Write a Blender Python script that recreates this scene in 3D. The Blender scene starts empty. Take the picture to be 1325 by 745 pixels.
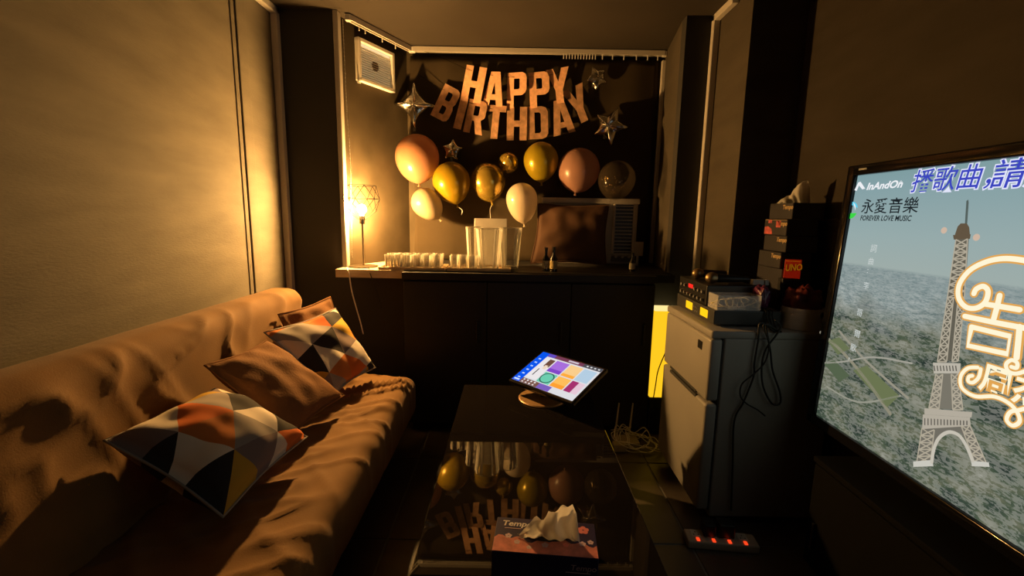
import bpy, bmesh, math, random
from mathutils import Vector, Matrix, noise
random.seed(7)
SC = bpy.context.scene
COL = SC.collection

# ------------------------------------------------------------------ camera
W, H, F = 1325.0, 745.0, 589.0
CAM = Vector((0, 0, 1.27))
PITCH, ROLL = math.radians(9.0), math.radians(1.0)
_F = Vector((0, math.cos(PITCH), -math.sin(PITCH)))
_U0 = Vector((0, math.sin(PITCH), math.cos(PITCH)))
_R0 = Vector((1, 0, 0))
_R = _R0 * math.cos(ROLL) + _U0 * math.sin(ROLL)
_U = _U0 * math.cos(ROLL) - _R0 * math.sin(ROLL)
cd = bpy.data.cameras.new('camera'); cam = bpy.data.objects.new('camera', cd); COL.objects.link(cam)
cd.sensor_width = 36; cd.lens = 36 * F / W; cd.clip_start = 0.01
cam.matrix_world = Matrix(((_R.x, _U.x, -_F.x, CAM.x), (_R.y, _U.y, -_F.y, CAM.y), (_R.z, _U.z, -_F.z, CAM.z), (0, 0, 0, 1)))
SC.camera = cam

def ray(px, py):
    return _F + _R * ((px - W / 2) / F) + _U * ((H / 2 - py) / F)
def atY(px, py, Y):
    d = ray(px, py); return CAM + d * (Y / d.y)
def atX(px, py, X):
    d = ray(px, py); return CAM + d * (X / d.x)
def atZ(px, py, Z):
    d = ray(px, py); return CAM + d * ((Z - CAM.z) / d.z)

# ------------------------------------------------------------------ world, exposure
wd = bpy.data.worlds.new('world'); SC.world = wd; wd.use_nodes = True
wd.node_tree.nodes['Background'].inputs[0].default_value = (0.9, 0.75, 0.6, 1)
wd.node_tree.nodes['Background'].inputs[1].default_value = 0.0
vs = SC.view_settings
vs.view_transform = 'Standard'; vs.look = 'None'; vs.exposure = 0.0; vs.gamma = 1.0; vs.use_curve_mapping = False
SC.cycles.use_denoising = True
SC.cycles.max_bounces = 14; SC.cycles.transmission_bounces = 10; SC.cycles.transparent_max_bounces = 14
SC.cycles.sample_clamp_indirect = 4.0
LAMP_STRENGTH = 6000.0
LAMP_COLOUR = (1.0, 0.53, 0.155)

# ------------------------------------------------------------------ materials
def lin(c):
    return tuple((x / 255 / 12.92) if x / 255 <= 0.04045 else ((x / 255 + 0.055) / 1.055) ** 2.4 for x in c)
MATS = {}
def node(nt, t, **kw):
    n = nt.nodes.new(t)
    for k, v in kw.items(): setattr(n, k, v)
    return n
def mat(name, col=(0.5, 0.5, 0.5), rough=0.6, metal=0.0, var=0.08, scale=12.0, bump=0.0, bscale=60.0, trans=0.0, ior=1.45,
        spec=0.5, emit=None, estr=0.0, coat=0.0, sss=0.0, sheen=0.0, alpha=1.0, wave=None, stretch=(1, 1, 1)):
    if name in MATS: return MATS[name]
    m = bpy.data.materials.new(name); m.use_nodes = True; nt = m.node_tree; b = nt.nodes['Principled BSDF']
    tc = node(nt, 'ShaderNodeTexCoord'); mp = node(nt, 'ShaderNodeMapping'); mp.inputs['Scale'].default_value = stretch
    nt.links.new(tc.outputs['Object'], mp.inputs['Vector'])
    nz = node(nt, 'ShaderNodeTexNoise'); nz.inputs['Scale'].default_value = scale; nz.inputs['Detail'].default_value = 5
    nt.links.new(mp.outputs[0], nz.inputs['Vector'])
    rp = node(nt, 'ShaderNodeValToRGB')
    rp.color_ramp.elements[0].position = 0.3; rp.color_ramp.elements[1].position = 0.7
    rp.color_ramp.elements[0].color = (*[max(0, c * (1 - var)) for c in col], 1)
    rp.color_ramp.elements[1].color = (*[min(1, c * (1 + var)) for c in col], 1)
    nt.links.new(nz.outputs['Fac'], rp.inputs['Fac']); nt.links.new(rp.outputs['Color'], b.inputs['Base Color'])
    b.inputs['Roughness'].default_value = rough; b.inputs['Metallic'].default_value = metal
    b.inputs['Transmission Weight'].default_value = trans; b.inputs['IOR'].default_value = ior
    b.inputs['Specular IOR Level'].default_value = spec; b.inputs['Coat Weight'].default_value = coat
    b.inputs['Subsurface Weight'].default_value = sss; b.inputs['Sheen Weight'].default_value = sheen
    b.inputs['Alpha'].default_value = alpha
    if sss: b.inputs['Subsurface Radius'].default_value = (0.05, 0.03, 0.02)
    if emit:
        b.inputs['Emission Color'].default_value = (*emit, 1); b.inputs['Emission Strength'].default_value = estr
    if bump:
        n2 = node(nt, 'ShaderNodeTexNoise'); n2.inputs['Scale'].default_value = bscale; n2.inputs['Detail'].default_value = 6
        nt.links.new(mp.outputs[0], n2.inputs['Vector'])
        bp = node(nt, 'ShaderNodeBump'); bp.inputs['Strength'].default_value = bump; bp.inputs['Distance'].default_value = 0.01
        nt.links.new(n2.outputs['Fac'], bp.inputs['Height']); nt.links.new(bp.outputs[0], b.inputs['Normal'])
    MATS[name] = m
    return m
def emat(name, rgb, s=1.0):
    if name in MATS: return MATS[name]
    m = bpy.data.materials.new(name); m.use_nodes = True; nt = m.node_tree; nt.nodes.clear()
    e = node(nt, 'ShaderNodeEmission'); o = node(nt, 'ShaderNodeOutputMaterial')
    e.inputs[0].default_value = (*lin(rgb), 1); e.inputs[1].default_value = s
    nt.links.new(e.outputs[0], o.inputs[0]); MATS[name] = m
    return m

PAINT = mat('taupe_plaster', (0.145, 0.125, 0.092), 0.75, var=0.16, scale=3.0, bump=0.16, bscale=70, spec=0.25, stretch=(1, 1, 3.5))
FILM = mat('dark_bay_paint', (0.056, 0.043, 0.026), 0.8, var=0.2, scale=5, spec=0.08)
PAINT_DIM = mat('dimmed_wall_paint', (0.036, 0.029, 0.021), 0.8, var=0.14, scale=3.0, bump=0.12, bscale=70, spec=0.15, stretch=(1, 1, 3.5))  # wall paint darkened in its colour to imitate weaker lamplight on the right
PAINT_HALF_DIM = mat('half_dimmed_wall_paint', (0.068, 0.056, 0.040), 0.8, var=0.14, scale=3.0, bump=0.12, bscale=70, spec=0.15, stretch=(1, 1, 3.5))  # same wall paint, lamplight falloff on pillar and bay reveal put into its colour
DARKW = mat('charcoal_paint', (0.03, 0.027, 0.024), 0.8, var=0.1, scale=3)
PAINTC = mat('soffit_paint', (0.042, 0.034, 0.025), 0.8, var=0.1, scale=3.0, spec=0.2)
GROUT = mat('grey_grout', (0.16, 0.155, 0.15), 0.8)
TILE = mat('black_floor_tile', (0.075, 0.06, 0.048), 0.45, var=0.2, scale=6)
TRUNK = mat('cream_trunking', (0.5, 0.46, 0.40), 0.45, var=0.04)
WHITEP = mat('white_plastic', (0.62, 0.6, 0.55), 0.4, var=0.03)
CREAMW = mat('cream_sill_laminate', (0.5, 0.4, 0.28), 0.4, var=0.15, scale=8, stretch=(1, 6, 6))
BLACKW = mat('black_cabinet_laminate', (0.012, 0.011, 0.010), 0.55, var=0.1)
BLACKC = mat('black_backdrop_cloth', (0.046, 0.034, 0.020), 0.85, var=0.15, scale=4, bump=0.15, bscale=10, spec=0.04)
BLACKP = mat('black_plastic', (0.012, 0.012, 0.012), 0.35, var=0.05)
BLACKG = mat('black_gloss', (0.006, 0.006, 0.007), 0.12, var=0.05)
RUBBER = mat('black_cable', (0.01, 0.01, 0.01), 0.5)
WCABLE = mat('white_cable', (0.8, 0.77, 0.7), 0.45)
BROWNF = mat('brown_suede', (0.21, 0.105, 0.030), 0.8, var=0.12, scale=7, bump=0.10, bscale=260, spec=0.2, sheen=0.1)
BROWNC = mat('brown_cushion_cotton', (0.21, 0.10, 0.04), 0.85, var=0.08, scale=9, bump=0.2, bscale=140, spec=0.15)
DARKF = mat('black_fabric_underside', (0.02, 0.016, 0.013), 0.9)
STEEL = mat('brushed_steel', (0.75, 0.73, 0.7), 0.5, metal=0.4, var=0.08, scale=30, stretch=(1, 1, 12))
BRASSD = mat('dark_bronze_wire', (0.003, 0.002, 0.0012), 0.7, metal=0.0, spec=0.02)
def thin_glass(name, tint, base, haze):
    # thin clear wall: mostly see-through, shinier towards its silhouette
    m = bpy.data.materials.new(name); m.use_nodes = True; nt = m.node_tree; nt.nodes.clear()
    out = node(nt, 'ShaderNodeOutputMaterial'); tr = node(nt, 'ShaderNodeBsdfTransparent'); tr.inputs[0].default_value = (*tint, 1)
    gl = node(nt, 'ShaderNodeBsdfGlossy'); gl.inputs['Roughness'].default_value = .08; df = node(nt, 'ShaderNodeBsdfDiffuse'); df.inputs[0].default_value = (.8, .77, .7, 1)
    nz = node(nt, 'ShaderNodeTexNoise'); nz.inputs['Scale'].default_value = 70; bp = node(nt, 'ShaderNodeBump'); bp.inputs['Strength'].default_value = .2; bp.inputs['Distance'].default_value = .004
    nt.links.new(nz.outputs['Fac'], bp.inputs['Height']); nt.links.new(bp.outputs[0], gl.inputs['Normal'])
    fr = node(nt, 'ShaderNodeFresnel'); fr.inputs[0].default_value = 1.5; ad = node(nt, 'ShaderNodeMath', operation='ADD'); ad.use_clamp = True; ad.inputs[1].default_value = base
    nt.links.new(fr.outputs[0], ad.inputs[0]); m1 = node(nt, 'ShaderNodeMixShader'); m1.inputs[0].default_value = haze; m2 = node(nt, 'ShaderNodeMixShader')
    nt.links.new(gl.outputs[0], m1.inputs[1]); nt.links.new(df.outputs[0], m1.inputs[2]); nt.links.new(ad.outputs[0], m2.inputs[0]); nt.links.new(tr.outputs[0], m2.inputs[1]); nt.links.new(m1.outputs[0], m2.inputs[2])
    nt.links.new(m2.outputs[0], out.inputs[0]); MATS[name] = m; return m
GLASS = thin_glass('clear_tumbler_plastic', (.97, .96, .93), .10, .6)
JUGP = thin_glass('clear_acrylic', (.97, .97, .95), .05, .4)
SILVER = mat('silver_foil', (0.72, 0.70, 0.66), 0.13, metal=1.0, var=0.05, bump=0.25, bscale=35)
CARDM = mat('rose_gold_card', (0.86, 0.47, 0.26), 0.6, metal=0.0, var=0.16, scale=9)
CARDM2 = mat('rose_gold_foil_card', (0.66, 0.38, 0.22), 0.38, metal=0.45, var=0.3, scale=5)

# ------------------------------------------------------------------ mesh helpers
class MB:
    def __init__(s): s.v = []; s.f = []
    def add(s, vs, fs):
        n = len(s.v); s.v += [Vector(v) for v in vs]; s.f += [tuple(i + n for i in f) for f in fs]; return s
    def box(s, lo, hi, M=None):
        x0, y0, z0 = lo; x1, y1, z1 = hi
        vs = [Vector(p) for p in ((x0, y0, z0), (x1, y0, z0), (x1, y1, z0), (x0, y1, z0), (x0, y0, z1), (x1, y0, z1), (x1, y1, z1), (x0, y1, z1))]
        if M: vs = [M @ v for v in vs]
        return s.add(vs, [(0, 3, 2, 1), (4, 5, 6, 7), (0, 1, 5, 4), (1, 2, 6, 5), (2, 3, 7, 6), (3, 0, 4, 7)])
    def rbox(s, lo, hi, r=0.01, seg=3, M=None):
        bm = bmesh.new(); bmesh.ops.create_cube(bm, size=1)
        lo, hi = Vector(lo), Vector(hi); c, d = (lo + hi) / 2, hi - lo
        for v in bm.verts: v.co = Vector((v.co.x * d.x, v.co.y * d.y, v.co.z * d.z)) + c
        bmesh.ops.bevel(bm, geom=bm.edges[:], offset=r, segments=seg, profile=0.5, affect='EDGES')
        bm.verts.index_update()
        vs = [(M @ v.co) if M else v.co.copy() for v in bm.verts]; fs = [tuple(v.index for v in f.verts) for f in bm.faces]
        bm.free(); return s.add(vs, fs)
    def tube(s, pts, r, n=8, closed=False, caps=True):
        pts = [Vector(p) for p in pts]; N = len(pts); rings = []
        up = None
        for i, p in enumerate(pts):
            a = pts[(i - 1) % N] if (closed or i > 0) else p; b = pts[(i + 1) % N] if (closed or i < N - 1) else p
            t = (b - a).normalized()
            if up is None: up = t.orthogonal().normalized()
            up = (up - t * up.dot(t));  up = up.normalized() if up.length > 1e-6 else t.orthogonal().normalized()
            w = t.cross(up); rr = r[i] if isinstance(r, (list, tuple)) else r
            rings.append([p + (up * math.cos(2 * math.pi * k / n) + w * math.sin(2 * math.pi * k / n)) * rr for k in range(n)])
        vs = [v for ring in rings for v in ring]; fs = []
        for i in range(N if closed else N - 1):
            j = (i + 1) % N
            for k in range(n):
                k2 = (k + 1) % n; fs.append((i * n + k, i * n + k2, j * n + k2, j * n + k))
        if caps and not closed:
            fs.append(tuple(range(n - 1, -1, -1))); fs.append(tuple((N - 1) * n + k for k in range(n)))
        return s.add(vs, fs)
    def lathe(s, prof, n=24, M=None, capped=True):
        vs = []; fs = []
        for (r, z) in prof:
            for k in range(n):
                a = 2 * math.pi * k / n; v = Vector((r * math.cos(a), r * math.sin(a), z)); vs.append(M @ v if M else v)
        for i in range(len(prof) - 1):
            for k in range(n):
                k2 = (k + 1) % n; fs.append((i * n + k, i * n + k2, (i + 1) * n + k2, (i + 1) * n + k))
        if capped:
            fs.append(tuple(range(n - 1, -1, -1))); fs.append(tuple((len(prof) - 1) * n + k for k in range(n)))
        return s.add(vs, fs)
    def prism(s, pts, d):
        n = len(pts); pts = [Vector(p) for p in pts]; d = Vector(d)
        return s.add(pts + [p + d for p in pts], [tuple(range(n - 1, -1, -1)), tuple(range(n, 2 * n))] + [(i, (i + 1) % n, n + (i + 1) % n, n + i) for i in range(n)])
    def build(s, name, m, parent=None, smooth=False, origin=None, local=False, uvs=None):
        me = bpy.data.meshes.new(name)
        if parent is not None and not local:
            Mi = world(parent).inverted(); vs = [Mi @ v for v in s.v]
        elif origin is not None:
            o = Vector(origin); vs = [v - o for v in s.v]
        else: vs = s.v
        me.from_pydata([tuple(v) for v in vs], [], s.f); me.update()
        bm = bmesh.new(); bm.from_mesh(me); bmesh.ops.recalc_face_normals(bm, faces=bm.faces[:]); bm.to_mesh(me); bm.free()
        if smooth:
            for p in me.polygons: p.use_smooth = True
            if smooth != 'all':
                me.set_sharp_from_angle(angle=math.radians(40))
        me.materials.append(m)
        ob = bpy.data.objects.new(name, me); COL.objects.link(ob)
        if parent is not None: ob.parent = parent
        elif origin is not None: ob.location = origin
        return ob
def world(o):
    M = o.matrix_basis.copy()
    while o.parent: o = o.parent; M = o.matrix_basis @ M
    return M
def tag(o, label=None, cat=None, group=None, kind=None):
    for k, v in (('label', label), ('category', cat), ('group', group), ('kind', kind)):
        if v: o[k] = v
    return o
def thing(name, label, cat, loc=(0, 0, 0), group=None, M=None):
    o = bpy.data.objects.new(name, None); COL.objects.link(o); o.empty_display_size = 0.05
    if M is not None: o.matrix_basis = M
    else: o.location = loc
    return tag(o, label, cat, group)
def copy_tree(o, parent=None):
    c = o.copy(); COL.objects.link(c); c.parent = parent
    for ch in o.children: copy_tree(ch, c)
    return c
def struct(ob): ob['kind'] = 'structure'; return ob
def link_mesh(name, me, m, parent=None, M=None):
    me.materials.clear(); me.materials.append(m)
    ob = bpy.data.objects.new(name, me); COL.objects.link(ob)
    if parent is not None:
        ob.parent = parent
        if M is not None: ob.matrix_basis = world(parent).inverted() @ M
    elif M is not None: ob.matrix_basis = M
    return ob
def curve_mesh(cu):
    o = bpy.data.objects.new('tmp', cu); COL.objects.link(o)
    dg = bpy.context.evaluated_depsgraph_get(); dg.update()
    me = bpy.data.meshes.new_from_object(o.evaluated_get(dg)); bpy.data.objects.remove(o); return me
def text_mesh(s, size=1.0, bold=0.0, shear=0.0, extrude=0.0, align='LEFT', spacing=1.0):
    cu = bpy.data.curves.new('t', 'FONT'); cu.body = s; cu.size = size; cu.offset = bold * size; cu.shear = shear; cu.extrude = extrude
    cu.resolution_u = 3; cu.align_x = align; cu.space_character = spacing
    return curve_mesh(cu)
def frame_M(o, x, y):
    x = Vector(x).normalized(); y = Vector(y); z = x.cross(y).normalized(); y = z.cross(x); o = Vector(o)
    return Matrix(((x.x, y.x, z.x, o.x), (x.y, y.y, z.y, o.y), (x.z, y.z, z.z, o.z), (0, 0, 0, 1)))
def catmull(pts, k=6, closed=False):
    pts = [Vector(p) for p in pts]; n = len(pts); out = []
    for i in range(n if closed else n - 1):
        g = (lambda j: pts[j % n]) if closed else (lambda j: pts[min(max(j, 0), n - 1)])
        p0, p1, p2, p3 = g(i - 1), g(i), g(i + 1), g(i + 2)
        for q in range(k):
            t = q / k
            out.append(0.5 * (2 * p1 + (p2 - p0) * t + (2 * p0 - 5 * p1 + 4 * p2 - p3) * t * t + (3 * p1 - p0 - 3 * p2 + p3) * t ** 3))
    if not closed: out.append(pts[-1])
    return out

# ------------------------------------------------------------------ setting
XL, XR, YB, YBAY, ZC = -1.32, 1.35, 2.66, 3.26, 2.355
XP, YP = 1.09, 2.28            # pillar
OL, OR_ = -1.0, 0.92         # bay opening
YS, ZS = 2.55, 0.955           # sill front edge and top
BLX, BRX = -0.735, 1.0        # bay back corners

fl = struct(MB().box((XL - .1, -1.3, -.06), (XR + .1, 2.75, -.004)).build('floor', GROUT))
tm = None
for i in range(-4, 2):
    for j in range(-5, 3):
        x0, y0 = .725 + .6 * i, 1.62 + .6 * j
        x1, y1 = min(x0 + .596, XR), min(y0 + .596, YB); x0c, y0c = max(x0 + .004, XL), max(y0 + .004, -1.2)
        if x1 - x0c < .02 or y1 - y0c < .02: continue
        MB().rbox((x0c, y0c, -.02), (x1, y1, 0), .002, 1).build('tile', TILE, fl)

wl = struct(MB().box((XL - .08, -1.2, 0), (XL, YB + .1, 2.6)).build('wall_left', PAINT))
# lime-plaster corner strips near the far end of the left wall
for y0, y1, d in ((2.26, 2.275, .005), (2.30, 2.38, .008)):
    struct(MB().rbox((XL, y0, 0.3), (XL + d, y1, ZC), .004, 2).build('trim_1' if d < .015 else 'trim_2', PAINT, wl))
struct(MB().box((XR, -1.2, 0), (XR + .08, YB + .1, 2.6)).build('wall_right', PAINT_DIM))
struct(MB().box((XP, YP, 0), (XR, YB + .1, 2.6)).build('wall_pillar', PAINT_HALF_DIM))
struct(MB().box((XL, YB, 0), (OL, YB + .07, 2.6)).build('wall_back_left', DARKW))
struct(MB().box((OR_, YB, 0), (XP, YB + .07, 2.6)).build('wall_back_right', DARKW))
struct(MB().box((OL, YB, 0), (OR_, YB + .07, ZS - .05)).build('wall_back_low', DARKW))
struct(MB().box((XL - .08, -1.3, 0), (XR + .08, -1.2, 2.6)).build('wall_front', DARKW))
struct(MB().box((XL - .08, -1.3, 2.6), (XR + .08, 2.42, 2.66)).build('ceiling', DARKW))
struct(MB().box((XL, 2.40, ZC), (XR, YBAY + .1, 2.66)).build('ceiling_beam', PAINTC))
# bay walls
struct(MB().prism([(OL, YB + .07, 0.6), (BLX, YBAY, 0.6), (BLX - .06, YBAY + .08, 0.6), (OL - .1, YB + .07, 0.6)], (0, 0, ZC - .6)).build('wall_bay_left', FILM))
struct(MB().box((BLX - .06, YBAY, 0.6), (BRX + .08, YBAY + .08, ZC)).build('wall_bay_back', FILM))
struct(MB().prism([(OR_, YB + .07, 0.6), (BRX, YBAY, 0.6), (BRX + .1, YBAY, 0.6), (OR_ + .1, YB + .07, 0.6)], (0, 0, ZC - .6)).build('wall_bay_right', PAINT_HALF_DIM))
cx0, cx1, cyf = atY(521, 362, YS - .03).x, atY(847, 400, YS - .03).x, YS - .03
sl_y = YB + .07; kx = (cx0 - OL) / (BLX - OL)
struct(MB().prism([(OL + .002, YS, ZS - .045), (cx0 - .001, YS, ZS - .045), (cx0 - .001, YBAY, ZS - .045), (BLX, YBAY, ZS - .045), (OL + .002, YB + .07, ZS - .045)], (0, 0, .045)).build('window_sill', CREAMW))
struct(MB().prism([(cx0, YS, ZS - .045), (OR_ - .002, YS, ZS - .045), (OR_ - .002, YB + .07, ZS - .045), (BRX, YBAY, ZS - .045), (cx0, YBAY, ZS - .045)], (0, 0, .045)).build('window_sill_black', BLACKW))

# cable trunking
def trunk(name, pts, w, parent=None):
    m = MB()
    for a, b in zip(pts[:-1], pts[1:]):
        a, b = Vector(a), Vector(b); lo = [min(a[i], b[i]) - w / 2 for i in range(3)]; hi = [max(a[i], b[i]) + w / 2 for i in range(3)]
        m.rbox(lo, hi, .004, 2)
    return struct(m.build(name, TRUNK, parent))
trunk('trim_3', [(XL + .02, 2.44, ZC - .02), (XL + .02, YB - .02, ZC - .02), (XL + .02, YB - .02, 0.30)], .036)
trunk('trim_4', [(XP - .02, 2.44, ZC - .02), (XP - .02, YB - .02, ZC - .02), (XP - .02, YB - .02, 0.30)], .034)
struct(MB().rbox((XL, 2.385, ZC - .012), (XP, 2.43, ZC + .03), .004, 2).build('trim_5', TRUNK))

# window frame edges of the bay: cream posts standing at the front corners and the far right corner
lp = struct(MB().rbox((OL, YB + .001, ZS), (OL + .03, YB + .05, ZC), .006, 2).build('trim_6', TRUNK))
struct(MB().rbox((BRX - .03, YBAY - .05, ZS), (BRX - .005, YBAY - .02, ZC - .05), .004, 2).build('trim_7', TRUNK))

# curtain tracks
def track(name, a, b, label, n, bunch):
    a, b = Vector(a), Vector(b); d = (b - a).normalized(); s = d.cross(Vector((0, 0, 1)))
    t = thing(name, label, 'curtain track', (a + b) / 2)
    m = MB()
    for off, z0, z1 in ((-.012, -.022, 0), (.012, -.022, 0)):
        m.prism([a + s * (off - .004) + Vector((0, 0, z0)), a + s * (off + .004) + Vector((0, 0, z0)), b + s * (off + .004) + Vector((0, 0, z0)), b + s * (off - .004) + Vector((0, 0, z0))], (0, 0, z1 - z0))
    m.prism([a + s * -.016, a + s * .016, b + s * .016, b + s * -.016], (0, 0, .006))
    m.build('rail', TRUNK, t)
    L = (b - a).length
    for f in n:
        p = a + d * (L * f)
        g = MB().rbox(p + Vector((-.003, -.003, -.05)), p + Vector((.003, .003, -.012)), .001, 1).build('glider', WHITEP, t)
    for e in (a, b):
        MB().rbox(e + Vector((-.014, -.014, -.028)), e + Vector((.014, .014, .006)), .003, 1).build('end_cap', WHITEP, t)
    return t
zt = ZC - .012
track('curtain_track', (OL + .07, YB + .05, zt), (BLX + .045, YBAY - .07, zt), 'cream curtain track on the short angled side of the bay', (.15, .24, .5, .72), 0)
track('curtain_track', (BLX + .06, YBAY - .075, zt), (BRX - .03, YBAY - .075, zt), 'long cream curtain track across the back of the bay with bunched gliders',
      [.60 + .0115 * i for i in range(12)] + [.755, .795, .84, .89, .935, .975], 0)

# black backdrop cloth on the back of the bay
m = MB(); nx, nz = 60, 30; X0, X1 = BLX + .035, BRX - .05
for j in range(nz + 1):
    for i in range(nx + 1):
        x = X0 + (X1 - X0) * i / nx + (.0 if i else .012 * math.sin(j * .2)); z = ZS + .003 + (ZC - .05 - ZS) * j / nz
        y = YBAY - .03 + .006 * math.sin(i * .55 + .4 * math.sin(j * .15)) + .008 * noise.noise((x * 3, 0, z * 2))
        m.v.append(Vector((x, y, z)))
for j in range(nz):
    for i in range(nx): m.f.append((j * (nx + 1) + i, j * (nx + 1) + i + 1, (j + 1) * (nx + 1) + i + 1, (j + 1) * (nx + 1) + i))
bd = m.build('backdrop_curtain', BLACKC, None, smooth='all', origin=(0, YBAY - .03, ZS))
md = bd.modifiers.new('thick', 'SOLIDIFY'); md.thickness = .003
tag(bd, 'black cloth backdrop hung across the back of the window bay', 'curtain')

# bead chain beside the left post
t = thing('bead_chain', 'thin white bead pull chain hanging beside the left post of the bay', 'chain', (OL + .07, YB + .02, ZS + .05))
pts = catmull([(OL + .058, YB - .0, ZC - .05), (OL + .062, YB, ZC - .5), (OL + .072, YB - .005, 1.6), (OL + .066, YB, 1.3), (OL + .06, YB, ZS + .06)], 24)
MB().tube(pts, .0012, 5).build('cord', WCABLE, t)
bm_ = MB(); acc = 0
for a, b in zip(pts[:-1], pts[1:]):
    acc += (b - a).length
    if acc > .012:
        acc = 0; bm_.lathe([(.0005, -.003), (.003, 0), (.0005, .003)], 5, Matrix.Translation(b))
bo = bm_.build('beads', WHITEP, t); bo['kind'] = 'stuff'

# ------------------------------------------------------------------ black cabinet under the sill
t = thing('low_cabinet', 'wide matt black cabinet standing under the window bay', 'cabinet', ((cx0 + cx1) / 2, cyf, 0))
MB().rbox((cx0, cyf + .02, .05), (cx1, YB - .002, ZS - .05), .004, 2).build('body', BLACKW, t)
MB().rbox((cx0 - .004, cyf - .01, ZS - .046), (cx1 + .004, YS - .002, ZS - .004), .004, 2).build('top', BLACKW, t)
MB().box((cx0 + .03, cyf + .06, 0), (cx1 - .03, YB - .05, .05)).build('plinth', BLACKW, t)
for k in range(3):
    a = cx0 + (cx1 - cx0) * k / 3; b = cx0 + (cx1 - cx0) * (k + 1) / 3
    d = MB().rbox((a + .003, cyf, .06), (b - .003, cyf + .02, ZS - .055), .003, 2).build('door', BLACKW, t)
    MB().rbox((b - .06, cyf - .014, .55), (b - .048, cyf, .68), .003, 2).build('handle', BLACKP, d)

# ------------------------------------------------------------------ sofa bed
SX0, SXF, SY0, SY1, SZ = XL + .03, -.50, .25, 2.36, .43
def soft(lo, hi, r, nx, ny, nz, fn, name, m, parent):
    bm = bmesh.new(); lo, hi = Vector(lo), Vector(hi); c, d = (lo + hi) / 2, (hi - lo) / 2
    mb = MB(); idx = {}
    def P(i, j, k):
        key = (i, j, k)
        if key in idx: return idx[key]
        p = Vector(((2 * i / nx - 1) * d.x, (2 * j / ny - 1) * d.y, (2 * k / nz - 1) * d.z))
        q = Vector([max(-d[a] + r, min(d[a] - r, p[a])) for a in range(3)])
        e = p - q
        if e.length > 1e-9: p = q + e.normalized() * r
        n = e.normalized() if e.length > 1e-9 else Vector((0, 0, 1))
        w = p + c; w = w + fn(w, n); mb.v.append(w); idx[key] = len(mb.v) - 1; return idx[key]
    for i in range(nx):
        for j in range(ny):
            mb.f.append((P(i, j, 0), P(i, j + 1, 0), P(i + 1, j + 1, 0), P(i + 1, j, 0))); mb.f.append((P(i, j, nz), P(i + 1, j, nz), P(i + 1, j + 1, nz), P(i, j + 1, nz)))
        for k in range(nz):
            mb.f.append((P(i, 0, k), P(i + 1, 0, k), P(i + 1, 0, k + 1), P(i, 0, k + 1))); mb.f.append((P(i, ny, k), P(i, ny, k + 1), P(i + 1, ny, k + 1), P(i + 1, ny, k)))
    for j in range(ny):
        for k in range(nz):
            mb.f.append((P(0, j, k), P(0, j, k + 1), P(0, j + 1, k + 1), P(0, j + 1, k))); mb.f.append((P(nx, j, k), P(nx, j + 1, k), P(nx, j + 1, k + 1), P(nx, j, k + 1)))
    bm.free()
    return mb.build(name, m, parent, smooth='all')
sofa = thing('sofa', 'long brown suede sofa bed along the left wall', 'sofa', ((SX0 + SXF) / 2, (SY0 + SY1) / 2, 0))
def ridge(x, y, z): return (1 - abs(noise.noise((x, y, z)))) ** 8
def wr(w, n):
    far = max(0, min(1, (w.y - 1.75) / .45)) * max(0, min(1, (2.33 - w.y) / .15))
    b = noise.noise((w.x * 3 + 9, w.y * 3, 2))
    f1 = ridge(w.x * 2.0 + w.y * 1.2, w.y * 9 - w.x * 5.5, 1.0); f2 = ridge(w.x * 2.5, w.y * 5 + w.x * 4, 7.0)
    return Vector((0, 0, 1)) * (.010 * b + (.011 + .032 * far) * f1 + .010 * f2 - .010) + Vector((.006 * b + .006 * f1, 0, 0))
soft((-1.10, SY0, .20), (SXF, SY1, SZ), .07, 44, 150, 8, wr, 'seat_cushion', BROWNF, sofa)
def wrb(w, n):
    t_ = (w.z - .3) / .6
    b = noise.noise((w.y * 2.5, w.z * 3, 1))
    f1 = ridge(w.y * 2.6 + w.z * 2.2, w.z * 7 - w.y * 3.2, 4.0); f2 = ridge(w.y * 5, w.z * 3 + w.y * 1.5, 9.0)
    return Vector((-.10 * t_, 0, 0)) + Vector((1, 0, .2)) * (.008 * b + .016 * f1 + .007 * f2 - .012)
soft((-1.17, SY0, .34), (-.985, SY1 - .02, .89), .07, 10, 130, 34, wrb, 'back_cushion', BROWNF, sofa)
MB().rbox((-1.20, SY0 + .05, .12), (SXF - .06, SY1 - .04, .24), .02, 2).build('base', DARKF, sofa)
for x in (-1.12, -.64):
    for y in (SY0 + .15, SY1 - .15):
        MB().lathe([(.018, 0), (.026, .12)], 12, Matrix.Translation((x, y, 0))).build('leg', BLACKP, sofa, smooth=True)

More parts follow.
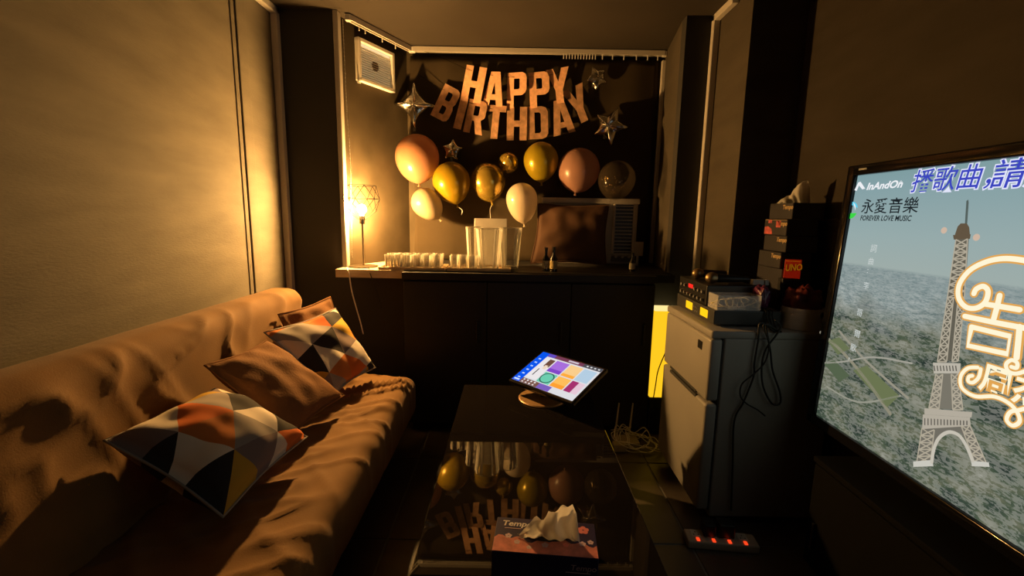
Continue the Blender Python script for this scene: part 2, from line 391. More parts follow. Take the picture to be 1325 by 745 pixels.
# cushions ----------------------------------------------------------
def tri_mat(name, seed, s, ang=0.0):
    m = bpy.data.materials.new(name); m.use_nodes = True; nt = m.node_tree; b = nt.nodes['Principled BSDF']
    b.inputs['Roughness'].default_value = .85; b.inputs['Specular IOR Level'].default_value = .2
    tc = node(nt, 'ShaderNodeTexCoord'); mp = node(nt, 'ShaderNodeMapping'); mp.inputs['Rotation'].default_value = (0, 0, ang)
    mp.inputs['Location'].default_value = (seed * .37, seed * .21, 0)
    nt.links.new(tc.outputs['UV'], mp.inputs[0]); sx = node(nt, 'ShaderNodeSeparateXYZ'); nt.links.new(mp.outputs[0], sx.inputs[0])
    def M(op, a, bb=None):
        n = node(nt, 'ShaderNodeMath', operation=op)
        for i, q in enumerate((a, bb)):
            if q is None: continue
            if isinstance(q, (int, float)): n.inputs[i].default_value = q
            else: nt.links.new(q, n.inputs[i])
        return n.outputs[0]
    bb = M('DIVIDE', sx.outputs['Y'], s * .9); a = M('SUBTRACT', M('DIVIDE', sx.outputs['X'], s), M('MULTIPLY', bb, .5))
    ia, ib = M('FLOOR', a), M('FLOOR', bb); t_ = M('GREATER_THAN', M('ADD', M('FRACT', a), M('FRACT', bb)), 1.0)
    cb = node(nt, 'ShaderNodeCombineXYZ')
    idx = M('MODULO', M('ADD', M('ADD', M('MULTIPLY', ia, 3.0), M('MULTIPLY', ib, 5.0)), M('ADD', M('MULTIPLY', t_, 4.0), 700.0 + seed)), 11.0)
    rp = node(nt, 'ShaderNodeValToRGB'); rp.color_ramp.interpolation = 'CONSTANT'
    cols = [(.80, .70, .57), (.035, .03, .03), (.36, .31, .28), (.70, .17, .035), (.78, .68, .56), (.24, .18, .17), (.55, .33, .04), (.03, .027, .027), (.74, .65, .54), (.33, .29, .26), (.60, .20, .05)]
    el = rp.color_ramp.elements
    while len(el) < 11: el.new(1.0)
    for i, c in enumerate(cols): el[i].position = i / 11.0; el[i].color = (*c, 1)
    nt.links.new(M('DIVIDE', M('ADD', idx, .5), 11.0), rp.inputs[0])
    nt.links.new(rp.outputs[0], b.inputs['Base Color'])
    nz = node(nt, 'ShaderNodeTexNoise'); nz.inputs['Scale'].default_value = 120; bp = node(nt, 'ShaderNodeBump'); bp.inputs['Strength'].default_value = .12
    nt.links.new(nz.outputs[0], bp.inputs['Height']); nt.links.new(bp.outputs[0], b.inputs['Normal'])
    return m
def cushion(name, A, B, C, D, th, m, label, seed=0, piping=None):
    A, B, C, D = map(Vector, (A, B, C, D)); n = 30
    nrm = ((C - B).cross(A - B)).normalized()
    if nrm.z < 0 and abs(nrm.z) > .2: nrm = -nrm
    ctr = (A + B + C + D) / 4
    base = Vector((ctr.x, ctr.y, min(p.z for p in (A, B, C, D))))
    t = thing(name, label, 'cushion', base)
    mb = MB(); uv = []
    for side in (1, -1):
        off = len(mb.v)
        for j in range(n + 1):
            for i in range(n + 1):
                u, v = i / n, j / n; a, b = 2 * u - 1, 2 * v - 1
                pin = .075 * (1 - b * b) * a * abs(a) ; pin2 = .075 * (1 - a * a) * b * abs(b)
                uu, vv = u - pin * .5, v - pin2 * .5
                p = (B * (1 - uu) + C * uu) * (1 - vv) + (A * (1 - uu) + D * uu) * vv
                h = th * ((max(0, 1 - a * a)) ** .42) * ((max(0, 1 - b * b)) ** .42)
                w = .012 * noise.noise((u * 5 + seed, v * 5, side)) * min(1, h / th * 2)
                mb.v.append(p + nrm * side * (h + w)); uv.append((u, v))
        for j in range(n):
            for i in range(n):
                q = (off + j * (n + 1) + i, off + j * (n + 1) + i + 1, off + (j + 1) * (n + 1) + i + 1, off + (j + 1) * (n + 1) + i)
                mb.f.append(q if side > 0 else q[::-1])
    ob = mb.build('cover', m, t, smooth='all')
    ul = ob.data.uv_layers.new(name='UVMap')
    for lp_ in ob.data.loops: ul.data[lp_.index].uv = uv[lp_.vertex_index]
    bm = bmesh.new(); bm.from_mesh(ob.data); bmesh.ops.remove_doubles(bm, verts=bm.verts[:], dist=1e-4); bm.to_mesh(ob.data); bm.free()
    edge = []
    for a0, b0 in ((B, C), (C, D), (D, A), (A, B)):
        for q in range(10):
            s = q / 10; e = a0 + (b0 - a0) * s; k = .0375 * (1 - (2 * s - 1) ** 2)
            edge.append(e + (ctr - e).normalized() * ((ctr - (a0 + b0) / 2).length * k * 2))
    MB().tube(edge, .004, 6, closed=True).build('seam_piping', piping or m, t, smooth='all')
    return t
T1 = tri_mat('triangle_print_cotton', 0, .40, -math.pi / 4); T2 = tri_mat('triangle_print_cotton_b', 4, .40, math.pi / 4)
PIPE = mat('grey_piping', (.3, .27, .24), .8)
cushion('triangle_cushion', (-1.035, 1.085, .685), (-.745, 1.08, .48), (-.70, 1.47, .505), (-.975, 1.43, .69), .10, T1,
        'triangle print cushion nearest the camera on the brown sofa', 1, PIPE)
cushion('brown_cushion', (-1.03, 1.47, .755), (-.775, 1.49, .485), (-.715, 1.86, .495), (-1.0, 1.80, .75), .06, BROWNC,
        'plain brown cushion lying between the two triangle print cushions', 2)
cushion('triangle_cushion', (-1.045, 1.87, .765), (-.78, 1.89, .48), (-.685, 2.21, .50), (-.885, 2.24, .795), .06, T2,
        'triangle print cushion at the far end of the sofa', 3, PIPE)
cushion('brown_cushion', (-1.06, 2.02, .81), (-.97, 2.02, .54), (-.84, 2.32, .55), (-.95, 2.34, .835), .035, BROWNC,
        'small brown cushion peeking out behind the far triangle print cushion', 5)

# ------------------------------------------------------------------ coffee table
TZ = .45; tx0, tx1, ty0, ty1 = -.225, .375, .93, 2.13
TABLEG = mat('black_table_glass', (0.010, 0.008, 0.007), 0.02, var=0.1, ior=1.52, spec=0.5)
t = thing('coffee_table', 'low black coffee table with a mirror-dark glass top', 'table', ((tx0 + tx1) / 2, (ty0 + ty1) / 2, 0))
MB().rbox((tx0, ty0, TZ - .012), (tx1, ty1, TZ), .003, 2).build('glass_top', TABLEG, t)
MB().rbox((tx0 + .015, ty0 + .015, TZ - .075), (tx1 - .015, ty1 - .015, TZ - .013), .003, 2).build('apron', BLACKP, t)
MB().rbox((tx0 + .03, ty0 + .03, .10), (tx1 - .03, ty1 - .03, .125), .003, 2).build('lower_shelf', BLACKP, t)
for x in (tx0 + .02, tx1 - .07):
    for y in (ty0 + .02, ty1 - .07):
        MB().rbox((x, y, 0), (x + .05, y + .05, TZ - .074), .004, 2).build('leg', BLACKP, t)

# tissue box on the table
def tissue_mesh(seed, w, h, c, n=26):
    prof = [(0, .04), (.14, .22), (.30, .36), (.40, .38), (.46, .66), (.58, .86), (.70, .98), (.84, 1.0), (.92, .74), (1, .06)]
    mb = MB(); c = Vector(c)
    def H(u):
        for (a, p), (b, q) in zip(prof[:-1], prof[1:]):
            if u <= b: t_ = (u - a) / (b - a); return p + (q - p) * (3 * t_ * t_ - 2 * t_ ** 3)
        return prof[-1][1]
    for layer, (dy, k) in enumerate(((0, 1.0), (.10, .86))):
        off = len(mb.v)
        for j in range(n + 1):
            v = j / n
            for i in range(n + 1):
                u = i / n; z = h * k * H(u) * v
                fold = .075 * w * math.sin(u * 13 + seed + layer * 1.7) * (.35 + .65 * v) + .03 * w * math.sin(u * 29 + v * 4 + seed)
                x = (u - .5) * w + .10 * w * (v - .5) * (1 - u) + .04 * w * math.sin(v * 5 + u * 3)
                y = fold + dy * w + .10 * w * v * v * math.sin(u * 6) - .10 * w * math.sin(math.pi * v) * (1 - abs(2 * u - 1))
                mb.v.append(c + Vector((x, y, z)))
        for j in range(n):
            for i in range(n): mb.f.append((off + j * (n + 1) + i, off + j * (n + 1) + i + 1, off + (j + 1) * (n + 1) + i + 1, off + (j + 1) * (n + 1) + i))
    return mb
TISSUE = bpy.data.materials.new('white_tissue'); TISSUE.use_nodes = True; nt = TISSUE.node_tree; nt.nodes.clear()
o_ = node(nt, 'ShaderNodeOutputMaterial'); mx = node(nt, 'ShaderNodeMixShader'); df = node(nt, 'ShaderNodeBsdfDiffuse'); tl = node(nt, 'ShaderNodeBsdfTranslucent')
nz_ = node(nt, 'ShaderNodeTexNoise'); nz_.inputs['Scale'].default_value = 60; rp_n = node(nt, 'ShaderNodeValToRGB'); rp_n.color_ramp.elements[0].color = (.74, .70, .64, 1); rp_n.color_ramp.elements[1].color = (.86, .83, .78, 1)
nt.links.new(nz_.outputs['Fac'], rp_n.inputs[0])
for q in (df, tl): nt.links.new(rp_n.outputs[0], q.inputs[0])
mx.inputs[0].default_value = .5; nt.links.new(df.outputs[0], mx.inputs[1]); nt.links.new(tl.outputs[0], mx.inputs[2]); nt.links.new(mx.outputs[0], o_.inputs[0])
NAVY = mat('navy_box_print', (.018, .014, .07), .45, var=.15)
PINKB = mat('salmon_box_print', (.62, .20, .16), .5, var=.28, scale=40)
PINKF = mat('pink_flower_print', (.75, .22, .2), .5, var=.2)
PALEF = mat('pale_flower_print', (.62, .45, .5), .5)
PRINTW = mat('white_print', (.75, .72, .7), .5, var=.02)
bz = TZ + .075
P0, P1 = atZ(636, 712, bz), atZ(775, 723, bz); P3 = atZ(640, 671, bz)
ex = (P1 - P0); ex.z = 0; bw = ex.length; ex.normalize(); ey = Vector((-ex.y, ex.x, 0)); bdp = .118
M0 = frame_M((P0.x, P0.y, TZ), ex, ey)
t = thing('tissue_box', 'navy and pink floral tissue box on the black coffee table', 'tissue box', M=M0)
MB().rbox((0, 0, .0005), (bw, bdp, .075), .0015, 1).build('carton', NAVY, t, local=True)
zz = .0753
mb = MB(); top = [(bw * i / 24, bdp * (.38 + .06 * math.sin(i * 1.3) + .05 * math.sin(i * .5))) for i in range(25)]
mb.add([(.001, .001, zz), (bw - .001, .001, zz)] + [(min(max(x, .001), bw - .001), y, zz) for x, y in reversed(top)], [tuple(range(27))])
mb.build('pink_band', PINKB, t, local=True)
def flower(c, r, m, name='printed_flower', z=zz + .0003):
    mb = MB()
    for k in range(5):
        a = k * 2 * math.pi / 5 + .3; p = Vector((c[0] + math.cos(a) * r * .6, c[1] + math.sin(a) * r * .6, z))
        mb.add([p + Vector((math.cos(q * math.pi / 4) * r * .48, math.sin(q * math.pi / 4) * r * .48, k * .00003)) for q in range(8)], [tuple(range(8))])
    return mb.build(name, m, t, local=True)
for c, r, mm in (((bw * .88, bdp * .76), .0135, PINKF), ((bw * .42, bdp * .86), .010, PINKF), ((bw * .14, bdp * .44), .008, PALEF), ((bw * .23, bdp * .28), .007, PALEF), ((bw * .5, bdp * .25), .008, PALEF),
                 ((bw * .86, bdp * .36), .008, PALEF), ((bw * .94, bdp * .42), .007, PALEF), ((bw * .7, bdp * .30), .007, PINKF), ((bw * .35, bdp * .16), .006, PALEF)):
    flower(c, r, mm)
me = text_mesh('Tempo', .03, .025, .15)
o = link_mesh('lettering', me, PRINTW, t); o.matrix_basis = Matrix.Translation((.014, bdp * .74, zz + .0004)) @ Matrix.Diagonal((.85, .85, 1, 1))
MB().box((.022, bdp * .66, zz), (.062, bdp * .675, zz + .0003)).build('lettering_line', PALEF, t, local=True)
MB().box((bw * .70, -.0004, .035), (bw * .93, -.0001, .037)).build('front_line', PALEF, t, local=True)
me = text_mesh('Tempo', .02, .0, .15); o = link_mesh('lettering', me, PALEF, t)
o.matrix_basis = Matrix.Translation((bw * .74, -.0006, .042)) @ Matrix.Rotation(math.pi / 2, 4, 'X')
mb = MB(); mb.add([(bw * .5 + .055 * math.cos(a), bdp * .5 + .018 * math.sin(a), zz + .0006) for a in [k * math.pi / 12 for k in range(24)]], [tuple(range(24))])
mb.build('opening', mat('box_slit', (.02, .018, .018), .9), t, local=True)
ts = tissue_mesh(3, .135, .095, (bw * .53, bdp * .42, .0762)).build('tissue', TISSUE, t, smooth='all', local=True)

# tablet on a stand
psi, tau = math.radians(45), math.radians(21)
rv = Vector((math.cos(psi), -math.sin(psi), 0)); uv_ = Vector((math.sin(psi) * math.cos(tau), math.cos(psi) * math.cos(tau), math.sin(tau)))
TC = atY(720, 484, 1.97); TW, TH = .375, .262
MT = frame_M(TC, rv, uv_)
bc = atZ(702, 519, TZ); bc.y += .03
t = thing('touch_screen', 'tilted touch screen tablet with a bright song menu on the far end of the table', 'tablet', (bc.x, bc.y, TZ))
def part(mbx, name, m, par=t, smooth=False):
    mbx.v = [MT @ v for v in mbx.v]; return mbx.build(name, m, par, smooth)
part(MB().rbox((-TW / 2, -TH / 2, -.022), (TW / 2, TH / 2, 0), .006, 3), 'bezel', BLACKG)
sw, sh = TW / 2 - .012, TH / 2 - .014
UIW = emat('ui_white', (222, 222, 226), 1.0)
scn = part(MB().box((-sw, -sh, 0), (sw, sh, .0006)), 'screen', UIW)
def ui(x0, y0, x1, y1, col, layer=1, name='menu_tile'):
    # fractions of the screen, origin at lower left
    return part(MB().box((-sw + 2 * sw * x0, -sh + 2 * sh * y0, .0006), (-sw + 2 * sw * x1, -sh + 2 * sh * y1, .0006 + .0003 * layer)), name, emat('ui_%d_%d_%d' % col, col), scn)
ui(0, .0, .13, 1, (10, 85, 235), 1, 'side_bar'); ui(.13, .90, 1, 1, (120, 60, 85), 1, 'header_bar'); ui(.72, .90, 1, 1, (80, 78, 84), 2, 'header_bar'); ui(.13, .9, .25, 1, (100, 75, 190), 2, 'header_bar')
ui(.13, 0, .42, .14, (125, 85, 75), 1, 'icon_bar'); ui(.42, 0, .62, .14, (125, 95, 190), 1, 'icon_bar')
for x0, y0, x1, y1, c in ((.33, .50, .54, .86, (168, 110, 220)), (.56, .50, .76, .86, (250, 205, 140)), (.34, .16, .54, .47, (110, 205, 175)), (.56, .16, .76, .47, (255, 190, 90)),
                          (.78, .50, .97, .86, (180, 205, 225)), (.78, .16, .88, .47, (165, 50, 110)), (.14, .18, .32, .86, (236, 230, 232)), (.88, .16, .97, .47, (230, 200, 215))):
    ui(x0, y0, x1, y1, c, 2)
ui(.22, .60, .31, .84, (110, 75, 60), 3); ui(.24, .52, .29, .64, (240, 215, 190), 4); ui(.20, .28, .215, .50, (60, 55, 60), 3); ui(.56, .16, .76, .26, (255, 160, 50), 3); ui(.33, .5, .54, .6, (130, 70, 200), 3); ui(.56, .5, .76, .58, (255, 170, 60), 3)
for k in range(6): ui(.045, .10 + .13 * k, .085, .135 + .13 * k, (190, 215, 255), 2, 'side_icon')
ui(.02, .03, .11, .07, (215, 230, 255), 2, 'side_icon')
for k in range(4): ui(.16 + .06 * k, .085, .185 + .06 * k, .12, (240, 235, 235), 2, 'icon'); ui(.16 + .06 * k, .02, .185 + .06 * k, .05, (240, 235, 235), 2, 'icon')
for k in range(4): ui(.77 + .058 * k, .935, .795 + .058 * k, .965, (240, 240, 240), 3, 'icon')
ui(.48, .93, .64, .975, (205, 195, 205), 3, 'search_field')
mb = MB()
mb.lathe([(.030, .0012), (.036, .0012)], 24, Matrix.Translation((-sw + 2 * sw * .44, -sh + 2 * sh * .315, .0006)), capped=False)
part(mb, 'menu_ring', emat('ui_ring', (50, 95, 85)), scn)
part(MB().box((-.05, -.02, -.03), (.05, .08, -.022)), 'mount_plate', BLACKP)
MB().tube([(bc.x, bc.y, TZ + .006), (bc.x, bc.y, TZ + .03), MT @ Vector((0, .03, -.03))], .016, 12).build('stand_neck', BLACKP, t, smooth=True)
MB().lathe([(.002, .0), (.105, 0), (.108, .004), (.104, .008), (.02, .014), (.002, .014)], 40, Matrix.Translation((bc.x, bc.y, TZ))).build('base', mat('tan_metal_base', (.42, .25, .12), .4, metal=.3), t, smooth=True)

# ------------------------------------------------------------------ television
XT = 1.165; TVK = XT / 1.03; TILT = math.radians(2.4); TVB = Vector((XT, 0.82, .50))
def tv(px, py, off=0.0):
    # point of the leaning screen plane, returned in the upright frame the television is built in
    n_ = Vector((-math.cos(TILT), 0, math.sin(TILT))); d = ray(px, py); p = CAM + d * ((TVB - CAM).dot(n_) / d.dot(n_)) - TVB
    return TVB + Vector((-off, p.y, p.x * math.sin(TILT) + p.z * math.cos(TILT)))
a0 = tv(1097, 216); a1 = tv(1050, 545)
ytv = (a0.y + a1.y) / 2; ztop, zbot = a0.z, a1.z
# bezel outer
TVL = 1.56 * TVK; ty_f, ty_n = ytv, ytv - TVL
bzl = .036
t_tv = thing('television', 'large flat screen television showing a tower over a city', 'television', TVB)
m = MB()
for lo, hi in (((ty_n, zbot), (ty_f, zbot + bzl)), ((ty_n, ztop - bzl), (ty_f, ztop)), ((ty_n, zbot), (ty_n + bzl, ztop)), ((ty_f - bzl, zbot), (ty_f, ztop))):
    m.rbox((XT - .012, lo[0], lo[1]), (XT + .05, hi[0], hi[1]), .005, 3)
m.build('bezel', BLACKG, t_tv, smooth=True)
MB().rbox((XT + .01, ty_n + .02, zbot + .02), (XT + .06, ty_f - .02, ztop - .02), .008, 2).build('back_shell', BLACKP, t_tv)
MB().rbox((XT + .06, (ty_n + ty_f) / 2 - .15, zbot + .3), (XR - .03, (ty_n + ty_f) / 2 + .15, zbot + .55), .01, 2).build('wall_bracket', BLACKP, t_tv)
sy0, sy1, sz0, sz1 = ty_n + bzl, ty_f - bzl, zbot + bzl, ztop - bzl
# procedural picture on the screen: Generated-like UV from geometry position
def screen_mat():
    m = bpy.data.materials.new('tv_picture'); m.use_nodes = True; nt = m.node_tree; nt.nodes.clear()
    out = node(nt, 'ShaderNodeOutputMaterial'); em = node(nt, 'ShaderNodeEmission'); nt.links.new(em.outputs[0], out.inputs[0])
    tc = node(nt, 'ShaderNodeTexCoord'); sx = node(nt, 'ShaderNodeSeparateXYZ'); nt.links.new(tc.outputs['UV'], sx.inputs[0])
    def ramp(src, els, interp='LINEAR'):
        r = node(nt, 'ShaderNodeValToRGB'); r.color_ramp.interpolation = interp
        while len(r.color_ramp.elements) < len(els): r.color_ramp.elements.new(1.0)
        for i, (p, c) in enumerate(els): r.color_ramp.elements[i].position = p; r.color_ramp.elements[i].color = (*lin(c), 1)
        nt.links.new(src, r.inputs[0]); return r.outputs[0]
    def mix(f, a, b, mode='MIX'):
        n = node(nt, 'ShaderNodeMix', data_type='RGBA', blend_type=mode)
        if isinstance(f, float): n.inputs[0].default_value = f
        else: nt.links.new(f, n.inputs[0])
        nt.links.new(a, n.inputs[6]); nt.links.new(b, n.inputs[7]); return n.outputs[2]
    def nz(scale, vec, detail=4, typ='ShaderNodeTexNoise'):
        n = node(nt, typ); n.inputs['Scale'].default_value = scale
        if 'Detail' in n.inputs: n.inputs['Detail'].default_value = detail
        nt.links.new(vec, n.inputs['Vector']); return n
    mp = node(nt, 'ShaderNodeMapping'); mp.inputs['Scale'].default_value = (1.8, 1.0, 1); nt.links.new(tc.outputs['UV'], mp.inputs[0])
    mp2 = node(nt, 'ShaderNodeMapping'); mp2.inputs['Scale'].default_value = (1.8, 2.4, 1); mp2.inputs['Rotation'].default_value = (0, 0, .5); nt.links.new(tc.outputs['UV'], mp2.inputs[0])
    v = sx.outputs['Y']; HZ = SCREEN_HZ
    sky = ramp(v, [(0.0, (160, 170, 165)), (HZ, (158, 172, 168)), (HZ + .12, (150, 170, 170)), (HZ + .30, (132, 160, 165)), (1.0, (126, 156, 160))])
    mp3 = node(nt, 'ShaderNodeMapping'); mp3.inputs['Scale'].default_value = (1.8, 3.2, 1); nt.links.new(tc.outputs['UV'], mp3.inputs[0])
    vo = nz(95, mp3.outputs[0], typ='ShaderNodeTexVoronoi'); vo.inputs['Randomness'].default_value = 1.0
    bw_ = node(nt, 'ShaderNodeSeparateColor'); nt.links.new(vo.outputs['Color'], bw_.inputs[0])
    city = ramp(bw_.outputs[0], [(0.0, (78, 90, 88)), (.5, (112, 124, 120)), (.8, (140, 150, 145)), (.92, (185, 190, 184)), (1.0, (205, 206, 200))])
    n1 = nz(26, mp3.outputs[0], 10); city = mix(.55, city, ramp(n1.outputs['Fac'], [(.34, (70, 84, 82)), (.5, (118, 130, 126)), (.66, (176, 180, 172))]))
    hm = node(nt, 'ShaderNodeMapRange'); hm.inputs[1].default_value = HZ * .55; hm.inputs[2].default_value = HZ; hm.inputs[4].default_value = .72; nt.links.new(v, hm.inputs[0])
    hc = node(nt, 'ShaderNodeRGB'); hc.outputs[0].default_value = (*lin((128, 146, 148)), 1)
    city = mix(hm.outputs[0], city, hc.outputs[0])
    n2 = nz(5.5, mp.outputs[0], 3); n3 = nz(8, mp2.outputs[0], 12)
    park = ramp(n3.outputs['Fac'], [(.30, (34, 46, 43)), (.42, (56, 70, 58)), (.5, (76, 88, 70)), (.58, (98, 102, 82)), (.66, (120, 122, 106)), (.76, (176, 176, 166))])
    vo2 = nz(70, mp2.outputs[0], typ='ShaderNodeTexVoronoi'); sp2 = node(nt, 'ShaderNodeSeparateColor'); nt.links.new(vo2.outputs['Color'], sp2.inputs[0])
    fl2 = node(nt, 'ShaderNodeMapRange'); fl2.inputs[1].default_value = .86; fl2.inputs[2].default_value = .95; fl2.inputs[4].default_value = .32; nt.links.new(sp2.outputs[1], fl2.inputs[0])
    rc = node(nt, 'ShaderNodeRGB'); rc.outputs[0].default_value = (*lin((176, 176, 166)), 1); park = mix(fl2.outputs[0], park, rc.outputs[0])
    ad = node(nt, 'ShaderNodeMath', operation='ADD'); sc_ = node(nt, 'ShaderNodeMath', operation='MULTIPLY'); nt.links.new(n2.outputs['Fac'], sc_.inputs[0]); sc_.inputs[1].default_value = .28
    nt.links.new(v, ad.inputs[0]); nt.links.new(sc_.outputs[0], ad.inputs[1])
    pk = node(nt, 'ShaderNodeMapRange'); pk.inputs[1].default_value = HZ * .72 + .22; pk.inputs[2].default_value = HZ * .72 + .10; nt.links.new(ad.outputs[0], pk.inputs[0])
    ground = mix(pk.outputs[0], city, park)
    sm = node(nt, 'ShaderNodeMapRange'); sm.inputs[1].default_value = HZ - .006; sm.inputs[2].default_value = HZ + .006
    nt.links.new(v, sm.inputs[0])
    fin = mix(sm.outputs[0], ground, sky)
    nt.links.new(fin, em.inputs[0]); em.inputs[1].default_value = 1.0
    return m
hp = tv(1160, 350); SCREEN_HZ = (hp.z - sz0) / (sz1 - sz0)
mb = MB(); mb.add([(XT + .002, sy1, sz0), (XT + .002, sy0, sz0), (XT + .002, sy0, sz1), (XT + .002, sy1, sz1)], [(0, 1, 2, 3)])
screen = mb.build('screen', screen_mat(), t_tv)
ul = screen.data.uv_layers.new(name='UVMap')
for lp_ in screen.data.loops:
    co = screen.data.vertices[lp_.vertex_index].co + TVB
    ul.data[lp_.index].uv = ((sy1 - co.y) / (sy1 - sy0), (co.z - sz0) / (sz1 - sz0))
# flat picture content on the screen (each layer a hair in front of the screen)
def tvtext(s, px, py, size, col, layer, name, bold=0.0, shear=0.0, sx=1.0, vertical=False, spacing=1.0):
    p = tv(px, py, .0006 * layer)
    me = text_mesh(s, size * TVK, bold, shear, spacing=spacing)
    M = frame_M(p, (0, -1, 0), (0, 0, 1)) @ Matrix.Diagonal((sx, 1, 1, 1))
    return link_mesh(name, me, emat('px_%d_%d_%d' % col, col), screen, M)
def ribbon(ptspx, w, col, layer, name='stroke', world_pts=None, est=1.0):
    w = w * TVK
    pts = world_pts or [tv(x, y) for x, y in ptspx]
    pts = [Vector((XT - .0006 * layer, p.y, p.z)) for p in pts]; mb = MB(); n = len(pts); L = []; Rr = []
    for i, p in enumerate(pts):
        a = pts[max(i - 1, 0)]; b = pts[min(i + 1, n - 1)]; d = (b - a).normalized(); s = Vector((0, -d.z, d.y)) * w / 2
        L.append(p + s); Rr.append(p - s)
    mb.add(L + Rr, [(i, i + 1, n + i + 1, n + i) for i in range(n - 1)])
    for e in (pts[0], pts[-1]):
        mb.add([e + Vector((-.00003, math.cos(q * math.pi / 5) * w / 2, math.sin(q * math.pi / 5) * w / 2)) for q in range(10)], [tuple(range(10))])
    return mb.build(name, emat('px_%d_%d_%d' % col, col, est), screen)
def polys(lst, col, layer, name):
    mb = MB()
    for pl in lst: mb.add([tv(x, y, .0006 * layer) for x, y in pl], [tuple(range(len(pl)))])
    return mb.build(name, emat('px_%d_%d_%d' % col, col), screen)
# lawns and avenues below the tower
polys([[(1071, 441), (1086, 436), (1100, 451), (1084, 459)]], (104, 114, 80), 1, 'lawn'); polys([[(1104, 479), (1122, 473), (1164, 512), (1148, 527)]], (106, 116, 80), 1, 'lawn')
polys([[(1066, 470), (1080, 466), (1100, 486), (1086, 494)]], (84, 98, 74), 1, 'lawn')
for pts, w_, c_ in (([(1062, 430), (1090, 455), (1120, 490), (1152, 535)], .010, (142, 138, 118)), ([(1086, 428), (1120, 466), (1175, 515)], .007, (150, 146, 130)), ([(1058, 470), (1090, 468), (1130, 462), (1180, 470)], .005, (160, 158, 146)),
                    ([(1070, 500), (1110, 520), (1165, 512)], .005, (150, 150, 136))):
    ribbon(None, w_, c_, 1, 'avenue', world_pts=catmull([tv(x, y) for x, y in pts], 6))
# tower -------------------------------------------------------------
BEI, DRK = (176, 168, 152), (92, 90, 84)
def bars(lst, w, col, layer, name):
    w = w * TVK
    mb = MB()
    for a, b in lst:
        p, q = tv(*a), tv(*b); p.x = q.x = XT - .0006 * layer; d = (q - p).normalized(); s = Vector((0, -d.z, d.y)) * w / 2
        mb.add([p + s, q + s, q - s, p - s], [(0, 1, 2, 3)])
    o = mb.build(name, emat('px_%d_%d_%d' % col, col), screen); o['kind'] = 'stuff'; return o
polys([[(1237, 309), (1254, 308), (1249, 380), (1241, 465), (1214, 468), (1226, 385)]], (98, 94, 82), 1, 'tower_shaft')
polys([[(1212, 484), (1241, 482), (1247, 530), (1203, 528)]], (120, 116, 104), 1, 'tower_middle')
polys([[(1194, 554), (1256, 550), (1278, 600), (1262, 597), (1254, 574), (1243, 560), (1229, 556), (1216, 563), (1209, 577), (1205, 597), (1187, 601)]], (112, 108, 98), 1, 'tower_legs')
polys([[(1251, 260), (1253.5, 258), (1254, 262), (1252, 291), (1249, 291)]], (84, 96, 92), 2, 'tower_spire')
polys([[(1240, 293), (1244, 289), (1252, 289), (1255, 294), (1256, 304), (1236, 305)], [(1234, 304), (1257, 303), (1256, 309), (1235, 310)]], (98, 84, 66), 3, 'tower_top_deck')
polys([[(1208, 469), (1244, 470), (1243, 483), (1209, 483)]], (186, 180, 166), 3, 'tower_upper_deck')
polys([[(1197, 528), (1259, 533), (1258, 540), (1197, 536)], [(1195, 536), (1256, 540), (1257, 551), (1194, 555)]], (178, 170, 155), 3, 'tower_lower_deck')
lat = []
def lerp(a, b, t_): return (a[0] + (b[0] - a[0]) * t_, a[1] + (b[1] - a[1]) * t_)
def lattice(l0, l1, r0, r1, n):
    out = [(l0, l1), (r0, r1)]
    for i in range(n):
        t0, t1 = i / n, (i + 1) / n
        out += [(lerp(l0, l1, t0), lerp(r0, r1, t1)), (lerp(r0, r1, t0), lerp(l0, l1, t1)), (lerp(l0, l1, t1), lerp(r0, r1, t1))]
    return out
lat += lattice((1238, 310), (1227, 385), (1253, 309), (1249, 385), 9) + lattice((1227, 385), (1214, 468), (1235, 385), (1226, 468), 8) + lattice((1241, 385), (1233, 468), (1249, 385), (1241, 467), 8)
lat += lattice((1212, 484), (1203, 528), (1221, 484), (1216, 529), 5) + lattice((1232, 484), (1234, 530), (1241, 483), (1247, 530), 5)
lat += lattice((1194, 554), (1187, 600), (1210, 556), (1205, 598), 5) + lattice((1245, 551), (1262, 597), (1256, 550), (1278, 600), 5)
bars(lat, .0030, (176, 167, 148), 4, 'tower_lattice')
deck = [((1198 + 4.2 * k, 541 + .25 * k), (1198 + 4.2 * k, 550)) for k in range(14)] + [((1210 + 4 * k, 473), (1211 + 4 * k, 480)) for k in range(8)]
bars(deck, .003, (98, 94, 86), 5, 'tower_deck_rail')
ar = [(1207, 598), (1210, 580), (1217, 566), (1229, 559), (1242, 563), (1252, 577), (1260, 596)]
ribbon(None, .008, (196, 190, 176), 5, 'tower_arch', world_pts=catmull([tv(x, y) for x, y in ar], 5))
polys([[(1183, 597), (1208, 595), (1209, 603), (1183, 604)]], (200, 198, 188), 5, 'tower_foot'); polys([[(1258, 596), (1281, 598), (1282, 604), (1259, 603)]], (200, 198, 188), 5, 'tower_foot')
